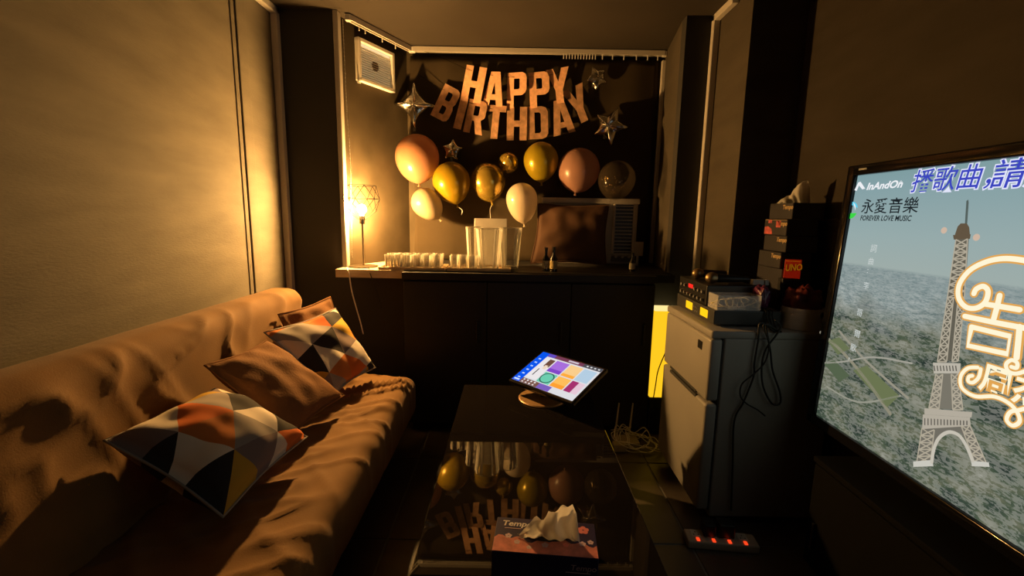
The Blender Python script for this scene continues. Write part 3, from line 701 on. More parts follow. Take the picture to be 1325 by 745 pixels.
# captions
WHT, BLU, INK = (238, 240, 244), (60, 70, 190), (28, 34, 38)
polys([[(1106, 246), (1111, 236), (1114, 235), (1120, 244), (1116, 245), (1112, 240), (1109, 247)]], WHT, 2, 'logo_mark')
tvtext('InAndOn', 1121, 245.5, .028, WHT, 2, 'logo_lettering', .03, .25, 1.22)
tvtext('®', 1164, 238, .012, WHT, 2, 'logo_lettering')
tvtext('永愛音樂', 1114, 274.5, .046, INK, 2, 'caption', .006, 0.0, 1.08)
tvtext('FOREVER LOVE MUSIC', 1113, 285.0, .021, INK, 2, 'caption', .02, .1, .86)
for c, ly, bd in (((225, 228, 250), 2, .05), (BLU, 3, .006)):
    tvtext('播歌曲，', 1178, 246.5, .062, c, ly, 'subtitle', bd, .12, 1.0)
    tvtext('請點', 1279, 241.0, .066, c, ly, 'subtitle', bd, .12, 1.1)
p = tv(1102, 272)
def disc(c, r0, a_0, a_1, col, layer, name, sq=1.0):
    r0 = r0 * TVK
    mb = MB(); pts = [Vector((XT - .0006 * layer, c.y - math.cos(math.radians(a_0 + (a_1 - a_0) * k / 16)) * r0, c.z + math.sin(math.radians(a_0 + (a_1 - a_0) * k / 16)) * r0 * sq)) for k in range(17)]
    mb.add(pts, [tuple(range(17))]); return mb.build(name, emat('px_%d_%d_%d' % col, col), screen)
disc(p, .026, 15, 125, (95, 205, 235), 2, 'logo_disc'); disc(p, .026, 200, 340, (60, 215, 70), 2, 'logo_disc'); disc(p + Vector((0, .004, .004)), .021, -10, 70, (225, 240, 245), 3, 'logo_disc')
for s, x, y, sz in (('詞', 1126, 325, .05), ('曲', 1123, 341, .045), ('：', 1121, 353, .04), ('李', 1117, 372, .045), ('哥', 1108, 407, .05), ('爾', 1105, 434, .05), ('歌', 1100, 452, .05), ('，', 1097, 464, .05)):
    tvtext(s, x, y, sz * .5, (205, 212, 210), 2, 'small_caption', .0)
# warm city lights
for x, y, r in ((1222, 298, .008), (1264, 307, .008)):
    disc(tv(x, y), r, 0, 360, (205, 180, 160), 2, 'far_light')
# neon title strokes
def c1(pts): return [(1200 + x / 2.976, 310 + y / 2.976) for x, y in pts]
neon = [
    catmull([tv(x, y) for x, y in c1([(185, 208), (195, 190), (222, 180), (240, 200), (228, 242), (192, 264), (152, 258), (126, 222), (130, 170), (170, 118), (232, 86), (300, 73), (378, 80), (420, 95)])], 6),
    [tv(*q) for q in c1([(285, 215), (274, 262), (262, 305)])], [tv(*q) for q in c1([(228, 248), (290, 258), (362, 270)])],
    [tv(*q) for q in c1([(150, 295), (260, 318), (430, 350)])],
    [tv(*q) for q in c1([(176, 336), (325, 372), (314, 440), (162, 408), (176, 336), (190, 340)])],
    [tv(*q) for q in c1([(362, 335), (356, 400), (350, 455)])],
    catmull([tv(x, y) for x, y in c1([(212, 498), (204, 530), (182, 550), (163, 545), (166, 528), (180, 524)])], 5),
    catmull([tv(x, y) for x, y in c1([(200, 492), (160, 496), (134, 528), (140, 572), (190, 603), (262, 604), (318, 628), (352, 664), (362, 700), (335, 716), (312, 694), (326, 664), (362, 656), (420, 640)])], 6),
    catmull([tv(x, y) for x, y in c1([(330, 490), (350, 494), (352, 474), (330, 464), (310, 480), (318, 506), (350, 516), (400, 500)])], 5)]
for i, pts in enumerate(neon):
    wdt = .0115 if i < 6 else .008
    ribbon(None, wdt * 1.7, (226, 166, 84), 6, 'neon_glow', world_pts=pts); ribbon(None, wdt, (255, 246, 214), 7, 'neon_stroke', world_pts=pts)
for col, ly, bd in (((226, 166, 84), 6, .07), ((255, 246, 214), 7, .025)):
    tvtext('周杰', 1268, 499, .066, col, ly, 'neon_title', bd, 0.0, 1.0)
MB().rbox((XT - .0135, ty_f - .09, ztop - .02), (XT - .0115, ty_f - .055, ztop - .014), .0004, 1).build('maker_badge', mat('grey_badge', (.3, .3, .3), .4), t_tv)

t_tv.rotation_euler = (0, TILT, 0)

mx0, mx1, my0, my1, mz = 1.08, XR - .01, -.15, 1.50, .45
MATTE = mat('matt_black_board', (.006, .006, .006), .9, spec=.05)
t = thing('media_cabinet', 'low black media cabinet under the television', 'cabinet', ((mx0 + mx1) / 2, (my0 + my1) / 2, 0))
MB().rbox((mx0 + .02, my0, .04), (mx1, my1, mz - .022), .004, 2).build('body', MATTE, t)
MB().rbox((mx0, my0 - .005, mz - .02), (mx1, my1 + .005, mz), .004, 2).build('top', MATTE, t)
MB().box((mx0 + .05, my0 + .03, 0), (mx1 - .03, my1 - .03, .04)).build('plinth', MATTE, t)
for k in range(3):
    a = my0 + (my1 - my0) * k / 3; b = my0 + (my1 - my0) * (k + 1) / 3
    d = MB().rbox((mx0 + .003, a + .003, .05), (mx0 + .02, b - .003, mz - .026), .003, 2).build('door', MATTE, t)
    MB().rbox((mx0 - .008, b - .05, .12), (mx0 + .003, b - .04, .22), .002, 2).build('handle', BLACKP, d)

# ------------------------------------------------------------------ fridge
fx0, fy0, fzt = atY(921, 428, 1.75).x, 1.75, atY(921, 428, 1.75).z
fx1, fy1 = fx0 + .50, YP - .008
FR = mat('grey_fridge_enamel', (.27, .255, .235), .42, var=.05, scale=4, bump=.05, bscale=200)
t = thing('fridge', 'grey two-door compact fridge between the black cabinet and the television', 'fridge', (fx0 + .25, (fy0 + fy1) / 2, 0))
MB().rbox((fx0 + .055, fy0, .03), (fx1, fy1, fzt - .03), .006, 2).build('body', FR, t)
MB().rbox((fx0 + .0, fy0 - .004, fzt - .032), (fx1 + .002, fy1 + .002, fzt), .008, 3).build('top_panel', FR, t, smooth=True)
zs = atX(918, 516, fx0).z
zs = fzt - .30
d1 = MB().rbox((fx0, fy0, zs + .006), (fx0 + .05, fy1, fzt - .034), .012, 3).build('freezer_door', FR, t, smooth=True)
d2 = MB().rbox((fx0, fy0, .06), (fx0 + .05, fy1, zs - .006), .012, 3).build('fridge_door', FR, t, smooth=True)
GASK = mat('dark_gasket', (.03, .03, .03), .7)
MB().rbox((fx0 - .001, fy0 + .10, zs + .004), (fx0 + .012, fy1 - .10, zs + .018), .003, 2).build('handle_recess', GASK, d1)
MB().rbox((fx0 - .001, fy0 + .10, zs - .018), (fx0 + .012, fy1 - .10, zs - .004), .003, 2).build('handle_recess', GASK, d2)
MB().rbox((fx0 - .003, fy0 + .075, fzt - .10), (fx0 + .002, fy0 + .115, fzt - .065), .001, 1).build('badge', BLACKP, d1)
MB().box((fx0 + .05, fy0 + .004, .06), (fx0 + .056, fy1 - .004, fzt - .034)).build('door_seal', GASK, t)
MB().rbox((fx0 + .08, fy0 + .02, 0), (fx1 - .02, fy1 - .02, .032), .004, 1).build('plinth', BLACKP, t)

# amplifier on the fridge
AMB = emat('amber_display', (255, 190, 20), 1.3); REDL = emat('red_display', (255, 40, 30), 1.2)
KNOB = mat('grey_knob', (.2, .2, .2), .35)
ay0, ay1 = fy0 + .07, fy1 - .03; ax0 = fx0 + .035
z0 = fzt
t = thing('amplifier', 'black receiver with two amber displays lying on the fridge', 'receiver', (ax0 + .15, (ay0 + ay1) / 2, z0))
MB().rbox((ax0, ay0, z0 + .008), (ax0 + .275, ay1, z0 + .068), .004, 2).build('case', mat('charcoal_metal_case', (.035, .035, .036), .45), t)
for x in (ax0 + .03, ax0 + .24):
    for y in (ay0 + .03, ay1 - .03): MB().lathe([(.012, 0), (.012, .009)], 10, Matrix.Translation((x, y, z0))).build('foot', BLACKP, t)
for k in range(2):
    yc = ay0 + (.10 if k == 0 else .265)
    MB().rbox((ax0 - .0015, yc - .04, z0 + .022), (ax0 + .001, yc + .035, z0 + .056), .0005, 1).build('display', AMB, t)
for k in range(6):
    MB().rbox((ax0 - .002, ay0 + .165 + .02 * (k % 3), z0 + .024 + .016 * (k // 3)), (ax0 + .001, ay0 + .173 + .02 * (k % 3), z0 + .031 + .016 * (k // 3)), .0005, 1).build('button', KNOB, t)
z1 = z0 + .068
t = thing('mixer', 'black mixing deck with a red number display on top of the receiver', 'mixer', (ax0 + .08, ay1 - .15, z1))
MB().rbox((ax0 + .006, ay0 + .10, z1), (ax0 + .22, ay1, z1 + .088), .004, 2).build('case', BLACKP, t)
MB().rbox((ax0 + .0045, ay1 - .17, z1 + .05), (ax0 + .007, ay1 - .12, z1 + .068), .0005, 1).build('display', REDL, t)
for r in range(2):
    for k in range(7):
        yk = ay0 + .13 + k * .04
        if r == 1 and .9 < yk - 0 and (ay1 - .19 < yk < ay1 - .10): continue
        MB().lathe([(.008, 0), (.007, .012)], 10, Matrix.Translation((ax0 + .006, yk, z1 + .022 + .034 * r)) @ Matrix.Rotation(-math.pi / 2, 4, 'Y')).build('knob', KNOB, t, smooth=True)
# microphones on top of the mixer
for k, (yy, ang, lab) in enumerate(((ay1 - .10, .25, 'dark handheld microphone lying at the back of the mixer'), (ay0 + .17, -.2, 'dark handheld microphone lying at the front of the mixer'))):
    p = Vector((ax0 + .05, yy, z1 + .088 + .0245)); d = Vector((math.cos(ang), math.sin(ang), 0))
    t = thing('microphone', lab, 'microphone', (p.x, p.y, z1 + .088), 'microphones on the mixer')
    Mx = frame_M(p, Vector((0, 0, 1)).cross(d), Vector((0, 0, 1)))
    Mx = Matrix.Translation(p) @ d.to_track_quat('Z', 'Y').to_matrix().to_4x4()
    MB().lathe([(.001, -.025), (.014, -.021), (.0235, -.008), (.0245, .005), (.021, .018), (.019, .024)], 18, Mx).build('grille', mat('gold_mesh', (.35, .24, .12), .4, metal=.9), t, smooth=True)
    MB().lathe([(.019, .024), (.020, .03), (.015, .10), (.012, .15), (.012, .155)], 16, Mx).build('body', BLACKP, t, smooth=True)

# clear plastic box with odds and ends
bx0, bx1, by0, by1 = ax0 + .012, ax0 + .19, ay0 + .005, ay0 + .092; zb = z1
t = thing('plastic_box', 'clear plastic box of small cords on the front edge of the receiver', 'box', ((bx0 + bx1) / 2, (by0 + by1) / 2, zb))
CLR = mat('thin_clear_plastic', (.9, .9, .9), .1, var=0, trans=.0, alpha=.22)
mb = MB()
for lo, hi in (((bx0, by0, zb), (bx1, by1, zb + .002)), ((bx0, by0, zb), (bx1, by0 + .002, zb + .062)), ((bx0, by1 - .002, zb), (bx1, by1, zb + .062)), ((bx0, by0, zb), (bx0 + .002, by1, zb + .062)), ((bx1 - .002, by0, zb), (bx1, by1, zb + .062))): mb.box(lo, hi)
mb.build('tub', CLR, t)
rnd = random.Random(4)
for k in range(5):
    c = Vector((bx0 + .03 + .029 * k, (by0 + by1) / 2, zb + .028)); pts = []
    for q in range(16):
        a = q / 16 * 2 * math.pi; pts.append(c + Vector((.026 * math.cos(a) * (1 + .2 * rnd.random()), .02 * math.sin(2 * a + k) , .02 * math.sin(a + rnd.random() * .3))))
    MB().tube(catmull(pts, 2, True), .0022, 5, True).build('coiled_cord', mat('yellow_cord', (.5, .45, .2), .5) if k == 0 else WCABLE, t, smooth='all')
MB().box((bx0 + .05, by0 + .01, zb + .012), (bx0 + .12, by0 + .013, zb + .016)).build('white_stick', WHITEP, t)
MB().box((bx0 + .05, by0 + .01, zb + .004), (bx0 + .12, by0 + .013, zb + .008)).build('white_stick', WHITEP, t)
# crumpled purple bag behind the tub
PURP = mat('purple_wrapper', (.10, .02, .06), .3, var=.4, scale=20, coat=.4)
def lump(name, c, d, seed, m, label, cat, amp=.2, n=20, pinch=0.0):
    mb = MB(); c = Vector(c)
    for j in range(n + 1):
        ph = math.pi * j / n - math.pi / 2
        for i in range(n * 2):
            th = math.pi * i / n; v = Vector((math.cos(ph) * math.cos(th), math.cos(ph) * math.sin(th), math.sin(ph)))
            v = Vector([math.copysign(abs(q) ** .75, q) for q in v]); k = 1 + amp * noise.noise(v * 2.2 + Vector((seed, 0, 0))) + amp * .5 * noise.noise(v * 6 + Vector((0, seed, 0)))
            w = Vector((v.x * d[0] * k, v.y * d[1] * k, max(v.z, -1) * d[2] * (k if v.z > -.6 else 1)))
            mb.v.append(c + w)
    for j in range(n):
        for i in range(n * 2):
            i2 = (i + 1) % (n * 2); mb.f.append((j * 2 * n + i, j * 2 * n + i2, (j + 1) * 2 * n + i2, (j + 1) * 2 * n + i))
    lo = min(v.z for v in mb.v); o = mb.build(name, m, None, smooth='all', origin=(c.x, c.y, lo)); tag(o, label, cat); return o
lump('snack_bag', (ax0 + .215, ay0 + .055, z1 + .048), (.024, .04, .048), 3.0, PURP, 'crumpled purple foil bag beside the clear box on the receiver', 'bag', .35)

# black carton and stack of tissue boxes at the back of the fridge
BOXN = mat('black_tissue_carton', (.022, .02, .024), .45, var=.2); GOLDP = mat('gold_print', (.6, .42, .2), .35, metal=.3); REDP = mat('red_floral_print', (.45, .08, .08), .5, var=.4, scale=60)
sy_n, sy_f = 1.965, 2.14
sxl = atY(1018, 300, sy_n).x; sw_ = .135
carz = atY(1012, 348, sy_n).z
t = thing('carton', 'plain black carton under the stack of tissue boxes on the fridge', 'carton', (sxl + .07, 2.03, fzt))
MB().rbox((sxl - .008, sy_n - .01, fzt), (sxl + sw_ - .012, sy_f + .012, carz), .002, 1).build('body', BOXN, t)
MB().box((sxl - .006, sy_n + .09, carz), (sxl + sw_ - .014, sy_n + .11, carz + .0006)).build('lid_tape', BLACKG, t)
bh = (atY(1018, 262, sy_n).z - carz) / 4
labs = ['black tissue box, lowest of the stack on the carton', 'black tissue box, second from the bottom of the stack', 'black tissue box with red floral print, third up in the stack', 'black tissue box with a tissue sticking out, topmost of the stack']
for k in range(4):
    dx = .006 * (k - 1.5) + (.004 if k % 2 else -.003); dy = .004 * (-1) ** k
    zb = carz + .0006 + bh * k
    t = thing('tissue_box', labs[k], 'tissue box', (sxl + sw_ / 2 + dx, (sy_n + sy_f) / 2, zb), 'stacked tissue boxes on the fridge')
    MB().rbox((sxl + dx, sy_n + dy, zb + .0004), (sxl + sw_ + dx, sy_f + dy, zb + bh - .0004), .002, 1).build('carton', BOXN, t)
    X = sxl + dx - .0004
    me = text_mesh('Tempo', .026, .03, .15); link_mesh('lettering', me, GOLDP, t, frame_M((X, sy_n + .075 + dy, zb + bh * .62), (0, -1, 0), (0, 0, 1)))
    if k == 2:
        mb = MB(); mb.add([(X, sy_f + dy - .005, zb + .004), (X, sy_f + dy - .07, zb + .004), (X, sy_f + dy - .06, zb + bh * .4), (X, sy_f + dy - .03, zb + bh * .55), (X, sy_f + dy - .005, zb + bh * .5)], [(0, 1, 2, 3, 4)]); mb.build('print_patch', REDP, t)
        mb = MB(); mb.add([(X, sy_f + dy - .03, zb + bh * .75), (X, sy_f + dy - .06, zb + bh * .75), (X, sy_f + dy - .06, zb + bh * .95), (X, sy_f + dy - .03, zb + bh * .95)], [(0, 1, 2, 3)]); mb.build('print_patch', REDP, t)
        mb = MB(); mb.add([(X, sy_n + .05, zb + bh * .5), (X, sy_n + .085, zb + bh * .5), (X, sy_n + .085, zb + bh * .9), (X, sy_n + .05, zb + bh * .9)], [(0, 1, 2, 3)]); mb.build('print_patch', REDP, t)
        MB().box((X, sy_n + .003 + dy, zb + bh - .004), (X + .0002, sy_f + dy - .003, zb + bh - .0025)).build('print_line', GOLDP, t)
    if k == 3:
        mb = tissue_mesh(2, .12, .095, (0, 0, 0))
        R = Matrix.Translation((sxl + .035 + dx, sy_n + .06, zb + bh - .002)) @ Matrix.Rotation(math.radians(-30), 4, 'Z')
        mb.v = [R @ v for v in mb.v]; mb.build('tissue', TISSUE, t, smooth='all')

# steel ice bucket, red bag, card game box, small white card, dark pouch
bp_ = atY(1037, 405, 1.838)
t = thing('ice_bucket', 'brushed steel bucket standing on the fridge beside the television', 'bucket', (bp_.x, bp_.y, fzt))
br = .076
MB().lathe([(br * .96, .0), (br, .004), (br, .085), (br * 1.01, .088), (br * .97, .088), (br * .96, .006), (.002, .006)], 40, Matrix.Translation((bp_.x, bp_.y, fzt))).build('shell', STEEL, t, smooth=True)
a = math.radians(-58)
MB().lathe([(.001, 0), (.011, 0), (.011, .003), (.001, .003)], 16, Matrix.Translation((bp_.x + math.cos(a) * br * .985, bp_.y + math.sin(a) * br * .985, fzt + .066)) @ Vector((math.cos(a), math.sin(a), 0)).to_track_quat('Z', 'Y').to_matrix().to_4x4()).build('finger_hole', BLACKP, t)
lump('red_bag', (bp_.x, bp_.y, fzt + .086), (.062, .06, .078), 8.0, mat('dark_red_bag', (.10, .012, .012), .5, var=.3), 'dark red pouch stuffed into the steel bucket', 'bag', .3)
ucp = atY(1026, 359, bp_.y - .065)
u0 = Vector((sxl + .002, sy_n - .065, 0))
up = atY(1017, 360, sy_n - .05); uq = atY(1036, 336, sy_n - .05)
# game box stands on a black speaker block beside the carton
t = thing('small_speaker', 'small black speaker box under the red card game box', 'speaker', ((up.x + uq.x) / 2 + .02, sy_n - .05, fzt))
MB().rbox((up.x - .012, sy_n - .050, fzt), (up.x + .075, sy_n - .012, up.z - .001), .004, 2).build('cabinet', BLACKP, t)
MB().rbox((up.x - .006, sy_n - .0515, fzt + .015), (up.x + .069, sy_n - .0495, up.z - .012), .001, 1).build('grille', mat('speaker_cloth', (.02, .02, .02), .9), t)
t = thing('card_game_box', 'small red and yellow card game box among the things on the fridge', 'game box', (up.x + .03, sy_n - .055, up.z))
UNOR = mat('red_game_card', (.55, .03, .015), .4, emit=None); UNOY = mat('yellow_game_print', (.85, .55, .03), .4)
gw = uq.x - up.x; gh = uq.z - up.z
Rg = Matrix.Translation((up.x, sy_n - .03, up.z)) @ Matrix.Rotation(math.radians(-35), 4, 'Z')
mb = MB(); mb.rbox((0, 0, 0), (gw * 1.15, .022, gh), .001, 1, Rg); mb.build('carton', UNOR, t)
me = text_mesh('UNO', .034, .03, .2); o = link_mesh('lettering', me, UNOY, t, Rg @ Matrix.Translation((.004, -.0008, gh * .38)) @ Matrix.Rotation(math.pi / 2, 4, 'X') @ Matrix.Rotation(.12, 4, 'Z') @ Matrix.Diagonal((.78, 1.1, 1, 1)))
mb = MB(); mb.box((.004, -.0006, gh * .9), (gw * 1.1, -.0002, gh * .93), Rg); mb.build('print_line', UNOY, t)
o = MB().rbox((ax0 + .226, ay1 - .20, z1), (ax0 + .27, ay1 - .02, z1 + .07), .006, 2).build('power_block', mat('charcoal_block', (.05, .05, .055), .5), None, origin=(ax0 + .25, ay1 - .1, z1))
tag(o, 'charcoal adapter block behind the purple bag on the receiver', 'adapter')
pc = atY(991, 365, ay0 + .12); pc.x = min(pc.x, ax0 + .238)
t = thing('wireless_dongle', 'small white plastic dongle behind the hanging black cables', 'dongle', (pc.x, pc.y, z1))
MB().rbox((pc.x - .035, pc.y - .01, z1 + .0), (pc.x + .03, pc.y + .01, pc.z - .012), .003, 2).build('holder', BLACKP, t)
MB().rbox((pc.x - .036, pc.y - .014, pc.z - .0125), (pc.x + .012, pc.y + .012, pc.z + .012), .003, 2).build('body', WHITEP, t)
MB().rbox((pc.x + .016, pc.y - .014, pc.z - .0125), (pc.x + .034, pc.y + .012, pc.z + .012), .003, 2).build('cap', WHITEP, t)

# black cables hanging over the fridge side
def over(dx): return [(pc.x + dx, ay0 + .05, z1 + .005), (pc.x + dx, ay0 - .006, z1 + .004), (pc.x + dx, ay0 - .012, z1 - .02), (pc.x + dx, fy0 + .02, fzt + .006), (pc.x + dx, fy0 - .008, fzt + .004)]
ysd = fy0 - .012
def cab(ptspx, Y, r, name, label, m=RUBBER, pre=()):
    pts = [Vector(p) for p in pre] + [atY(x, y, Y) for x, y in ptspx]
    o = MB().tube(catmull(pts, 8), r, 7).build(name, m, None, smooth='all', origin=pts[-1]); return tag(o, label, 'cable')
cab([(984, 418), (981, 440), (976, 470), (975, 487), (962, 520), (950, 545), (948, 600), (946, 660)], ysd, .0038, 'cable', 'long black cable hanging straight down the fridge side', pre=over(-.03))
cab([(992, 420), (997, 455), (1000, 480), (1009, 507), (1009, 522), (998, 521), (987, 498), (986, 470), (992, 450), (1004, 434), (1010, 422), (1003, 414)], ysd - .006, .0038, 'cable', 'black cable looping low against the fridge side', pre=over(-.018))
cab([(988, 420), (995, 445), (990, 468), (975, 484), (960, 497), (958, 512), (966, 522), (980, 530), (990, 538)], ysd - .012, .003, 'cable', 'thin black cable curling sideways on the fridge side', pre=over(-.006))

# ------------------------------------------------------------------ things on the sill
# geometric table lamp
LY = 2.72; lb = atZ(470, 347.6, ZS); LX = lb.x; LY = lb.y; LY = 2.70; LX = atY(469, 300, LY).x
zof = lambda py: atY(470, py, LY).z
t = thing('table_lamp', 'glowing table lamp with an open wire polyhedron shade on the sill', 'lamp', (LX, LY, ZS))
CHR = mat('brushed_nickel', (.45, .38, .28), .3, metal=1.0)
MB().lathe([(.001, 0), (.082, 0), (.084, .003), (.082, .007), (.012, .010), (.001, .010)], 40, Matrix.Translation((LX, LY, ZS))).build('base', CHR, t, smooth=True)
zsk = zof(290)
MB().lathe([(.006, .009), (.006, zsk - ZS)], 12, Matrix.Translation((LX, LY, ZS))).build('stem', CHR, t, smooth=True)
MB().lathe([(.006, 0), (.016, .002), (.016, zof(279) - zsk), (.012, zof(279) - zsk + .002)], 20, Matrix.Translation((LX, LY, zsk))).build('socket', CHR, t, smooth=True)
BULB = bpy.data.materials.new('lit_bulb'); BULB.use_nodes = True; nt = BULB.node_tree; nt.nodes.clear()
e = node(nt, 'ShaderNodeEmission'); o_ = node(nt, 'ShaderNodeOutputMaterial'); e.inputs[0].default_value = (*LAMP_COLOUR, 1); e.inputs[1].default_value = LAMP_STRENGTH; nt.links.new(e.outputs[0], o_.inputs[0])
zb0 = zof(279); rb_ = .026; zc = zb0 + .012 + rb_
prof = [(.001, zb0), (.010, zb0), (.011, zb0 + .008)] + [(rb_ * math.sin(a), zc - rb_ * math.cos(a)) for a in [math.radians(q) for q in range(30, 178, 12)]] + [(.001, zc + rb_)]
MB().lathe(prof, 24, Matrix.Translation((LX, LY, 0))).build('bulb', BULB, t, smooth='all')
sh = []
rt, rm, rl, rbm = .087, .106, .085, .02
def ring(r, z, n, ph): return [Vector((LX + r * math.cos(ph + 2 * math.pi * k / n), LY + r * math.sin(ph + 2 * math.pi * k / n), z)) for k in range(n)]
n6 = 6; A_ = ring(rt, zof(240), n6, .0); B_ = ring(rm, zof(257), n6, math.pi / 6); C_ = ring(rl, zof(273), n6, 0); D_ = ring(rbm, zof(284), n6, math.pi / 6)
edges = []
for k in range(n6):
    k2 = (k + 1) % n6
    edges += [(A_[k], A_[k2]), (B_[k], B_[k2]), (A_[k], B_[k]), (A_[k2], B_[k]), (B_[k], C_[k]), (B_[k], C_[k2]), (C_[k], D_[k]), (D_[k], D_[k2])]
mb = MB()
for a, b in edges: mb.tube([a, b], .0016, 6)
shade = mb.build('wire_shade', BRASSD, t)
cpts = [(LX - .03, LY - .07, ZS + .012), (LX - .045, YS + .02, ZS + .006), (LX - .05, YS - .004, ZS - .0)] + [atY(x, y, YS - .012) for x, y in ((455, 365), (462, 395), (470, 428))]
cpts = [atY(452, 325, YB - .0), atY(449, 343, YS + .03)] + cpts[2:]
# white flex over the sill
w0 = [atZ(449, 346, ZS + .003), atZ(450, 350, ZS + .003)] + [atY(x, y, YS - .008) for x, y in ((452, 356), (455, 375), (461, 398), (466, 415), (470, 432))]
o = MB().tube(catmull(w0, 8), .0035, 8).build('cable', WCABLE, None, smooth='all', origin=w0[0]); tag(o, 'white flex hanging over the sill edge below the lamp', 'cable')
w1 = [Vector((LX + .05, LY - .066, ZS + .004)), Vector((LX + .07, YS + .03, ZS + .004))] + [atY(x, y, YS - .006) for x, y in ((480, 357), (488, 378), (494, 400))]
MB().tube(catmull(w1, 8), .0025, 7).build('flex', RUBBER, t, smooth='all')

# exhaust fan grille on the angled bay wall
bd_ = Vector((BLX - OL, YBAY - YB - .07, 0)).normalized(); bn = Vector((bd_.y, -bd_.x, 0))
def on_bay(px, py, off=0.0):
    d = ray(px, py); o0 = Vector((OL, YB + .07, 0)) + bn * off; k = (o0 - CAM).dot(bn) / d.dot(bn); return CAM + d * k
f0, f1, f2, f3 = on_bay(464, 106, .03), on_bay(509, 117, .03), on_bay(512, 66, .03), on_bay(464, 52, .03)
fc = (f0 + f1 + f2 + f3) / 4; fw = ((f1 - f0).length + (f2 - f3).length) / 2; fh = ((f3 - f0).length + (f2 - f1).length) / 2
MF = frame_M(fc - bn * .03, bd_, (0, 0, 1))
t = thing('exhaust_fan', 'square white exhaust fan grille high on the angled bay wall', 'fan', M=MF)
FANW = mat('ivory_fan_plastic', (.78, .72, .62), .45, var=.03)
mb = MB(); bwid = .022
for lo, hi in (((-fw / 2, -fh / 2), (fw / 2, -fh / 2 + bwid)), ((-fw / 2, fh / 2 - bwid), (fw / 2, fh / 2)), ((-fw / 2, -fh / 2), (-fw / 2 + bwid, fh / 2)), ((fw / 2 - bwid, -fh / 2), (fw / 2, fh / 2))):
    mb.rbox((lo[0], lo[1], .001), (hi[0], hi[1], .034), .004, 2)
mb.build('frame', FANW, t, local=True)
MB().box((-fw / 2 + .01, -fh / 2 + .01, .001), (fw / 2 - .01, fh / 2 - .01, .008)).build('light_opening', emat('daylit_vent_opening', (250, 222, 165), 1.0), t, local=True)
ns = 15; sl = None
for k in range(ns):
    z = -fh / 2 + bwid + (fh - 2 * bwid) * (k + .5) / ns; hh = (fh - 2 * bwid) / ns
    if sl is None:
        sl = MB().box((-fw / 2 + bwid, -hh * .36, .016), (fw / 2 - bwid, hh * .36, .022)).build('slat', FANW, t, local=True); sl.location = (0, z, 0); sl.rotation_euler = (.95, 0, 0)
    else:
        c = sl.copy(); COL.objects.link(c); c.parent = t; c.location = (0, z, 0)
MB().lathe([(.001, .009), (.028, .009), (.028, .014), (.001, .015)], 20).build('hub', mat('hub_grey', (.2, .17, .13), .5), t, local=True, smooth=True)
MB().tube([(-fw / 2 + .01, -fh / 2, .02), (-fw / 2 - .012, -fh / 2 - .004, .03), (-fw / 2 - .012, -fh / 2 - .016, .03), (-fw / 2 + .012, -fh / 2 - .014, .03)], .003, 6).build('pull_hook', WHITEP, t, local=True)

# trays
TRAYM = mat('pale_wood_tray', (.55, .40, .24), .5, var=.15, scale=10, stretch=(1, 8, 1))
def tray(x0, x1, y0, y1, label):
    t = thing('tray', label, 'tray', ((x0 + x1) / 2, (y0 + y1) / 2, ZS), 'serving trays on the sill')
    MB().rbox((x0, y0, ZS + .0005), (x1, y1, ZS + .008), .003, 2).build('board', TRAYM, t)
    mb = MB()
    for lo, hi in (((x0, y0), (x1, y0 + .008)), ((x0, y1 - .008), (x1, y1)), ((x0, y0), (x0 + .008, y1)), ((x1 - .008, y0), (x1, y1))): mb.rbox((lo[0], lo[1], ZS + .006), (hi[0], hi[1], ZS + .018), .003, 2)
    mb.build('rim', TRAYM, t); return t
ty0_, ty1_ = YS + .01, YS + .21
ta0, ta1 = atY(489, 350, ty0_).x, atY(576, 350, ty0_).x; tb0, tb1 = atY(578, 350, ty0_).x, atY(661, 352, ty0_).x
tray(ta0, ta1 - .004, ty0_, ty1_, 'pale wooden tray of small glasses next to the lamp')
tray(tb0, tb1, ty0_, ty1_, 'pale wooden tray carrying the tall clear jugs')
# glasses
def tumbler(r, h, n=14):
    return [(.001, .0), (r * .78, .0), (r * .80, .003), (r, h), (r - .002, h), (r * .78 - .001, .008), (.001, .008)]
gm = MB().lathe(tumbler(.026, .078), 10).build('shot_glass', GLASS, None, local=True)
first = True
def put(px0, x0, x1, y0, y1, nx, ny, lab, group, h=1.0):
    global first
    for j in range(ny):
        for i in range(nx):
            o = gm if first else gm.copy()
            if not first: COL.objects.link(o)
            first = False
            x = x0 + (x1 - x0) * (i + .5) / nx + random.uniform(-.002, .002); y = y0 + (y1 - y0) * (j + .5) / ny + random.uniform(-.002, .002)
            label = 'small clear tumbler, %s from the %s, %s row, %s' % (('first', 'second', 'third')[min(i, nx - 1 - i)], 'left' if i <= nx - 1 - i else 'right', ('front', 'middle', 'back')[j], lab)
            o.location = (x, y, ZS + .0085); o.rotation_euler = (0, 0, random.random() * 6); o.scale = (1, 1, h * random.uniform(.96, 1.02)); tag(o, label, 'glass', group)
put(0, ta0 + .028, ta0 + .028 + .325, ty0_ + .012, ty0_ + .18, 6, 3, 'tray near the lamp', 'glasses on the tray beside the lamp')
put(0, tb0 + .010, tb0 + .010 + .160, ty0_ + .010, ty0_ + .118, 3, 2, 'tray with jugs', 'glasses on the tray beside the jugs')
